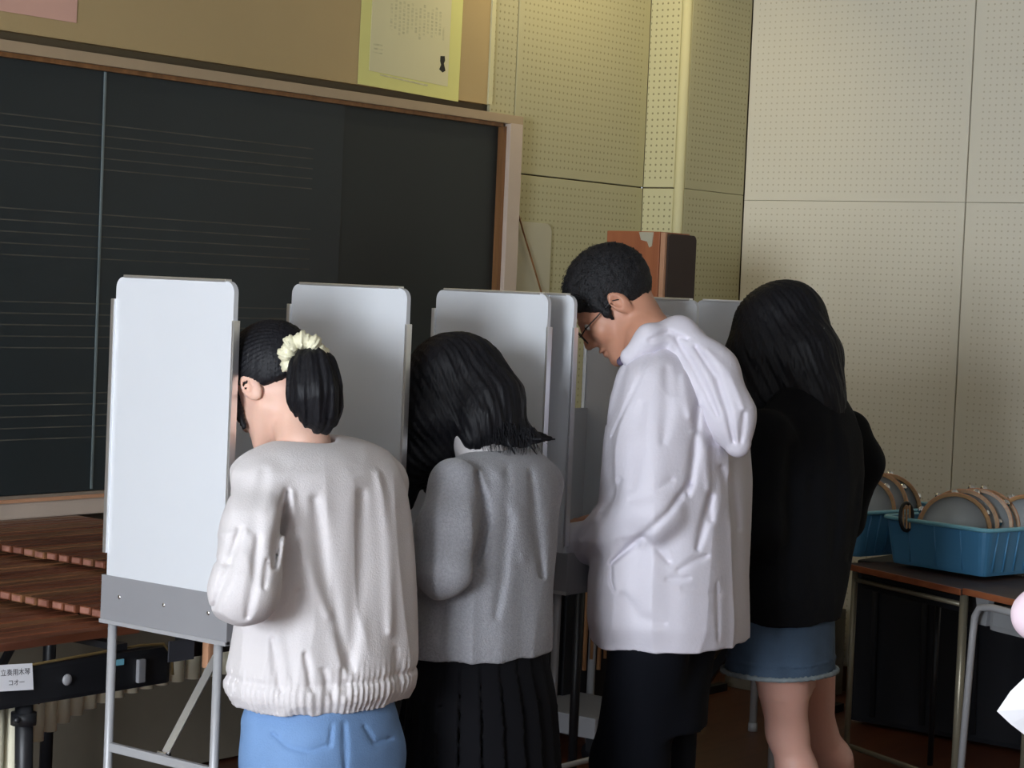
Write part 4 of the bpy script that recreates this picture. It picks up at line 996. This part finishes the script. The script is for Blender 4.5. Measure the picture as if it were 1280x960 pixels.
p.legs = [(by(978, 840, 2.74), by(984, 915, 2.745), V3(by(1000, 1090, 2.72)[0], 2.70, .085)), (by(1010, 835, 2.80), by(1020, 912, 2.83), V3(by(1066, 1085, 2.80)[0]+.02, 2.80, .085))]
shL, elL, wL = by(958, 540, 2.77), by(950, 660, 2.74), V3(4.76, 2.98, .985)
shR, elR, wR = by(1062, 540, 2.79), by(1056, 650, 2.80), V3(5.02, 2.99, .985)
p.arms = [(shL, elL, wL, (.1, 1, -.1), -1), (shR, elR, wR, (-.3, 1, -.1), 1)]
person_base(p, 'person with long black hair in a black top and short faded denim skirt, bare legs', 'skinl')
lines = [([(1040, 520), (1048, 620), (1040, 700)], 7, .008), ([(985, 560), (990, 650), (985, 740)], 9, .007), ([(1015, 600), (1018, 760)], 9, .006), ([(1078, 590), (1066, 640), (1060, 700)], 5, .008)]
f, L = cloth_trunk(p, rows, [([shL, elL, wL], [.060, .060, .036], .04), ([shR+V3(.0, 0, 0), shR+(elR-shR)*.35+V3(.03, -.02, 0), elR, wR], [.058, .060, .052, .036], .04)], lines=lines, zc=5.55, noise=.005, ns=12, seed=5.5, dr=(22, .004))
lo, hi = bounds([(r[1], r[2], r[0]) for r in rows]+[shL, elL, wL, shR, elR, wR], .27); lo[2] = rows[0][0]-.02; hi[2] = 1.42
sdf_mesh('black_top', f, lo, hi, .006, 'hoodie', p.T)
dn = rows_px([(838, 906, 1044, 2.76, .74), (815, 910, 1044, 2.76, .74), (780, 916, 1044, 2.755, .72), (755, 922, 1042, 2.75, .70)])
Ld = Loft(dn, -.05); zd = dn[0][0]
def den(P):
    d = Ld(P, 0)+.004*wr(P, 18, 8.); c = zd+.010+.02*np.clip((P[:, 0]-4.85)/.15, -1, 1)
    d = d-.003*np.exp(-((P[:, 2]-zd-.035)/.003)**2)+crease(P, [([(955, 833), (1000, 838), (1020, 834)], 1.6, .003)], 5.55)
    return np.maximum(d, -np.maximum(d+.012, P[:, 2]-zd-.12))
lo, hi = bounds([(r[1], r[2], r[0]) for r in dn], .28); lo[2] = zd-.02; hi[2] = dn[-1][0]+.02
dk = sdf_mesh('denim_skirt', den, lo, hi, .006, 'denim', p.T)
def hem(P): d = np.abs(Ld(P, .002, None, lo=False))-.005; return np.maximum(d, np.abs(P[:, 2]-zd-.003)-.006+.002*wr(P, 300, 1., (1, 1, 1)))
sdf_mesh('frayed_hem', hem, lo, (hi[0], hi[1], zd+.03), .006, 'fray', dk)
H = p.head; DH = H.c@CF-EYE@CF
def hair4(P):
    q = H.loc(P); d = ell(q, (0, -.016, .034), (.100, .118, .104))*H.k
    d = smax(d, ((q[:, 1]-.070)-(q[:, 2]-.055)*1.3), .012)
    d = smin(d, chain(P, [at(985, 410, DH-.03), at(1003, 450, DH-.09), at(1018, 500, DH-.14), at(1040, 545, DH-.17)], [.100, .098, .075, .020], .05), .05)
    d = smin(d, chain(P, [at(958, 410, DH-.03), at(950, 450, DH-.06), at(955, 500, DH-.10), at(965, 530, DH-.12)], [.085, .085, .06, .03], .05), .05)
    d = smin(d, chain(P, [at(1020, 430, DH+.0), at(1030, 465, DH-.0), at(1040, 500, DH-.03)], [.050, .040, .02], .03), .03)
    th = np.arctan2(q[:, 0], -q[:, 1]+.05)
    return d+.0013*np.sin(th*36+q[:, 2]*16)+.0010*np.sin(th*80-q[:, 2]*30)
lo, hi = bounds([at(905, 350, DH+.1), at(1055, 560, DH-.2), at(975, 400, DH-.2)], .06); hr = sdf_mesh('hair', hair4, lo, hi, .005, 'hair', p.T)
def w4(rd):
    x = rd.uniform(1005, 1055); y = 415+(x-1005)*1.2; a = at(x-4, y, DH-.02-rd.random()*.06); return a, at(x+rd.uniform(4, 9), y+rd.uniform(35, 75), DH-.05)
strands(H, 90, 9, w4, 'hair', hr, .0007)
MB().tube([at(1014, 473, DH-.205), at(1020, 470, DH-.20), at(1027, 474, DH-.20)], [.003, .006, .003], 8).build('hair_tie', 'sock', p.T)

# ---------------------------------------------------------------- person at the right edge, only a sleeve and a paper in view
p = Person(); p.yaw = .5; p.nk = 1.; p.calf = 1.
bc = V3(3.21, 1.10, 0)
p.head = Head(bc+V3(.02, .05, 1.50), .5, .25, 0., 1.); p.neck = bc+V3(0, 0, 1.33)
R5 = lambda z, a, b2: (z, bc[0], bc[1], a, b2)
p.trunk = [R5(.80, .15, .11), R5(1.0, .13, .10), R5(1.2, .16, .11), R5(1.33, .10, .07)]
p.base = bc[:2]
p.legs = [(bc+V3(-.08, .02, .80), bc+V3(-.08, .03, .46), bc+V3(-.08, 0, .085)), (bc+V3(.08, -.02, .80), bc+V3(.08, 0, .46), bc+V3(.08, -.02, .085))]
sh, el = bc+V3(-.12, .05, 1.27), at(1298, 770, 3.28)
p.arms = [(sh, el, at(1395, 850, 3.12), unit(at(1365, 880, 3.05)-at(1395, 850, 3.12)), -1), (bc+V3(.15, 0, 1.27), bc+V3(.22, .03, 1.02), bc+V3(.20, .22, .95), (0, 1, -.2), 1)]
person_base(p, 'person almost out of frame at the right edge in a pale pink blouse sleeve', 'skin')
rows = [(r[0], r[1], r[2], r[3]+.02+(.05 if r[0] < .9 else 0), r[4]+.03+(.05 if r[0] < .9 else 0)) for r in p.trunk]
f, L = cloth_trunk(p, rows, [([sh, el], [.055, .038], .03), ([el+CU*.002, p.arms[0][2]], [.036, .034], .02), ([p.arms[1][0], p.arms[1][1], p.arms[1][2]], [.055, .045, .034], .03)], noise=.003, ns=15, seed=1.)
lo, hi = bounds([(r[1], r[2], r[0]) for r in rows]+[q for a in p.arms for q in a[:3]], .14); hi[2] = 1.42
sdf_mesh('blouse', f, lo, hi, .007, 'blouse', p.T)
sr = [R5(.45, .25, .21), R5(.80, .17, .14), R5(.95, .15, .12)]; Lr = Loft(sr, .5)
sdf_mesh('skirt', lambda P: Lr(P, 0, lambda th, z: .01*np.sin(th*16)*np.clip((.95-z)/.3, 0, 1)), (2.9, .8, .43), (3.5, 1.4, .97), .008, 'skirt', p.T)
H5 = p.head
def hair5(P):
    q = H5.loc(P); d = ell(q, (0, -.014, .036), (.086, .104, .096))
    d = smax(d, ((q[:, 1]-.066)-(q[:, 2]-.052)*1.3), .012)
    d = smin(d, chain(q, [(0, -.045, .02), (0, -.075, -.06), (0, -.085, -.16)], [.075, .066, .040], .04), .04)
    th = np.arctan2(q[:, 0], -q[:, 1]+.05)
    return d+.0012*np.sin(th*40+q[:, 2]*16)
sdf_mesh('hair', hair5, H5.c-.27, H5.c+.16, .006, 'hair', p.T)
D5 = 3.08
g5 = [(1246, 889), (1263, 864), (1290, 838), (1400, 850), (1400, 905), (1330, 940), (1285, 922), (1263, 905)]
V = []; 
for i, (x, y) in enumerate(g5): V.append(at(x, y, D5+.012*math.sin(i*1.3)))
V = [at(1300, 885, D5-.004)]+V; n = len(g5); up_ = -CF*.0012
VV = V+[v+up_ for v in V]; F = [[0, 1+i, 1+(i+1) % n] for i in range(n)]+[[n+1, n+2+(i+1) % n, n+2+i] for i in range(n)]+[[1+i, n+2+i, n+2+(i+1) % n, 1+(i+1) % n] for i in range(n)]
_stamp(mesh_obj('paper_sheet', VV, F, 'white'), 'white paper with a pointed corner held at the right edge of the picture', 'paper')
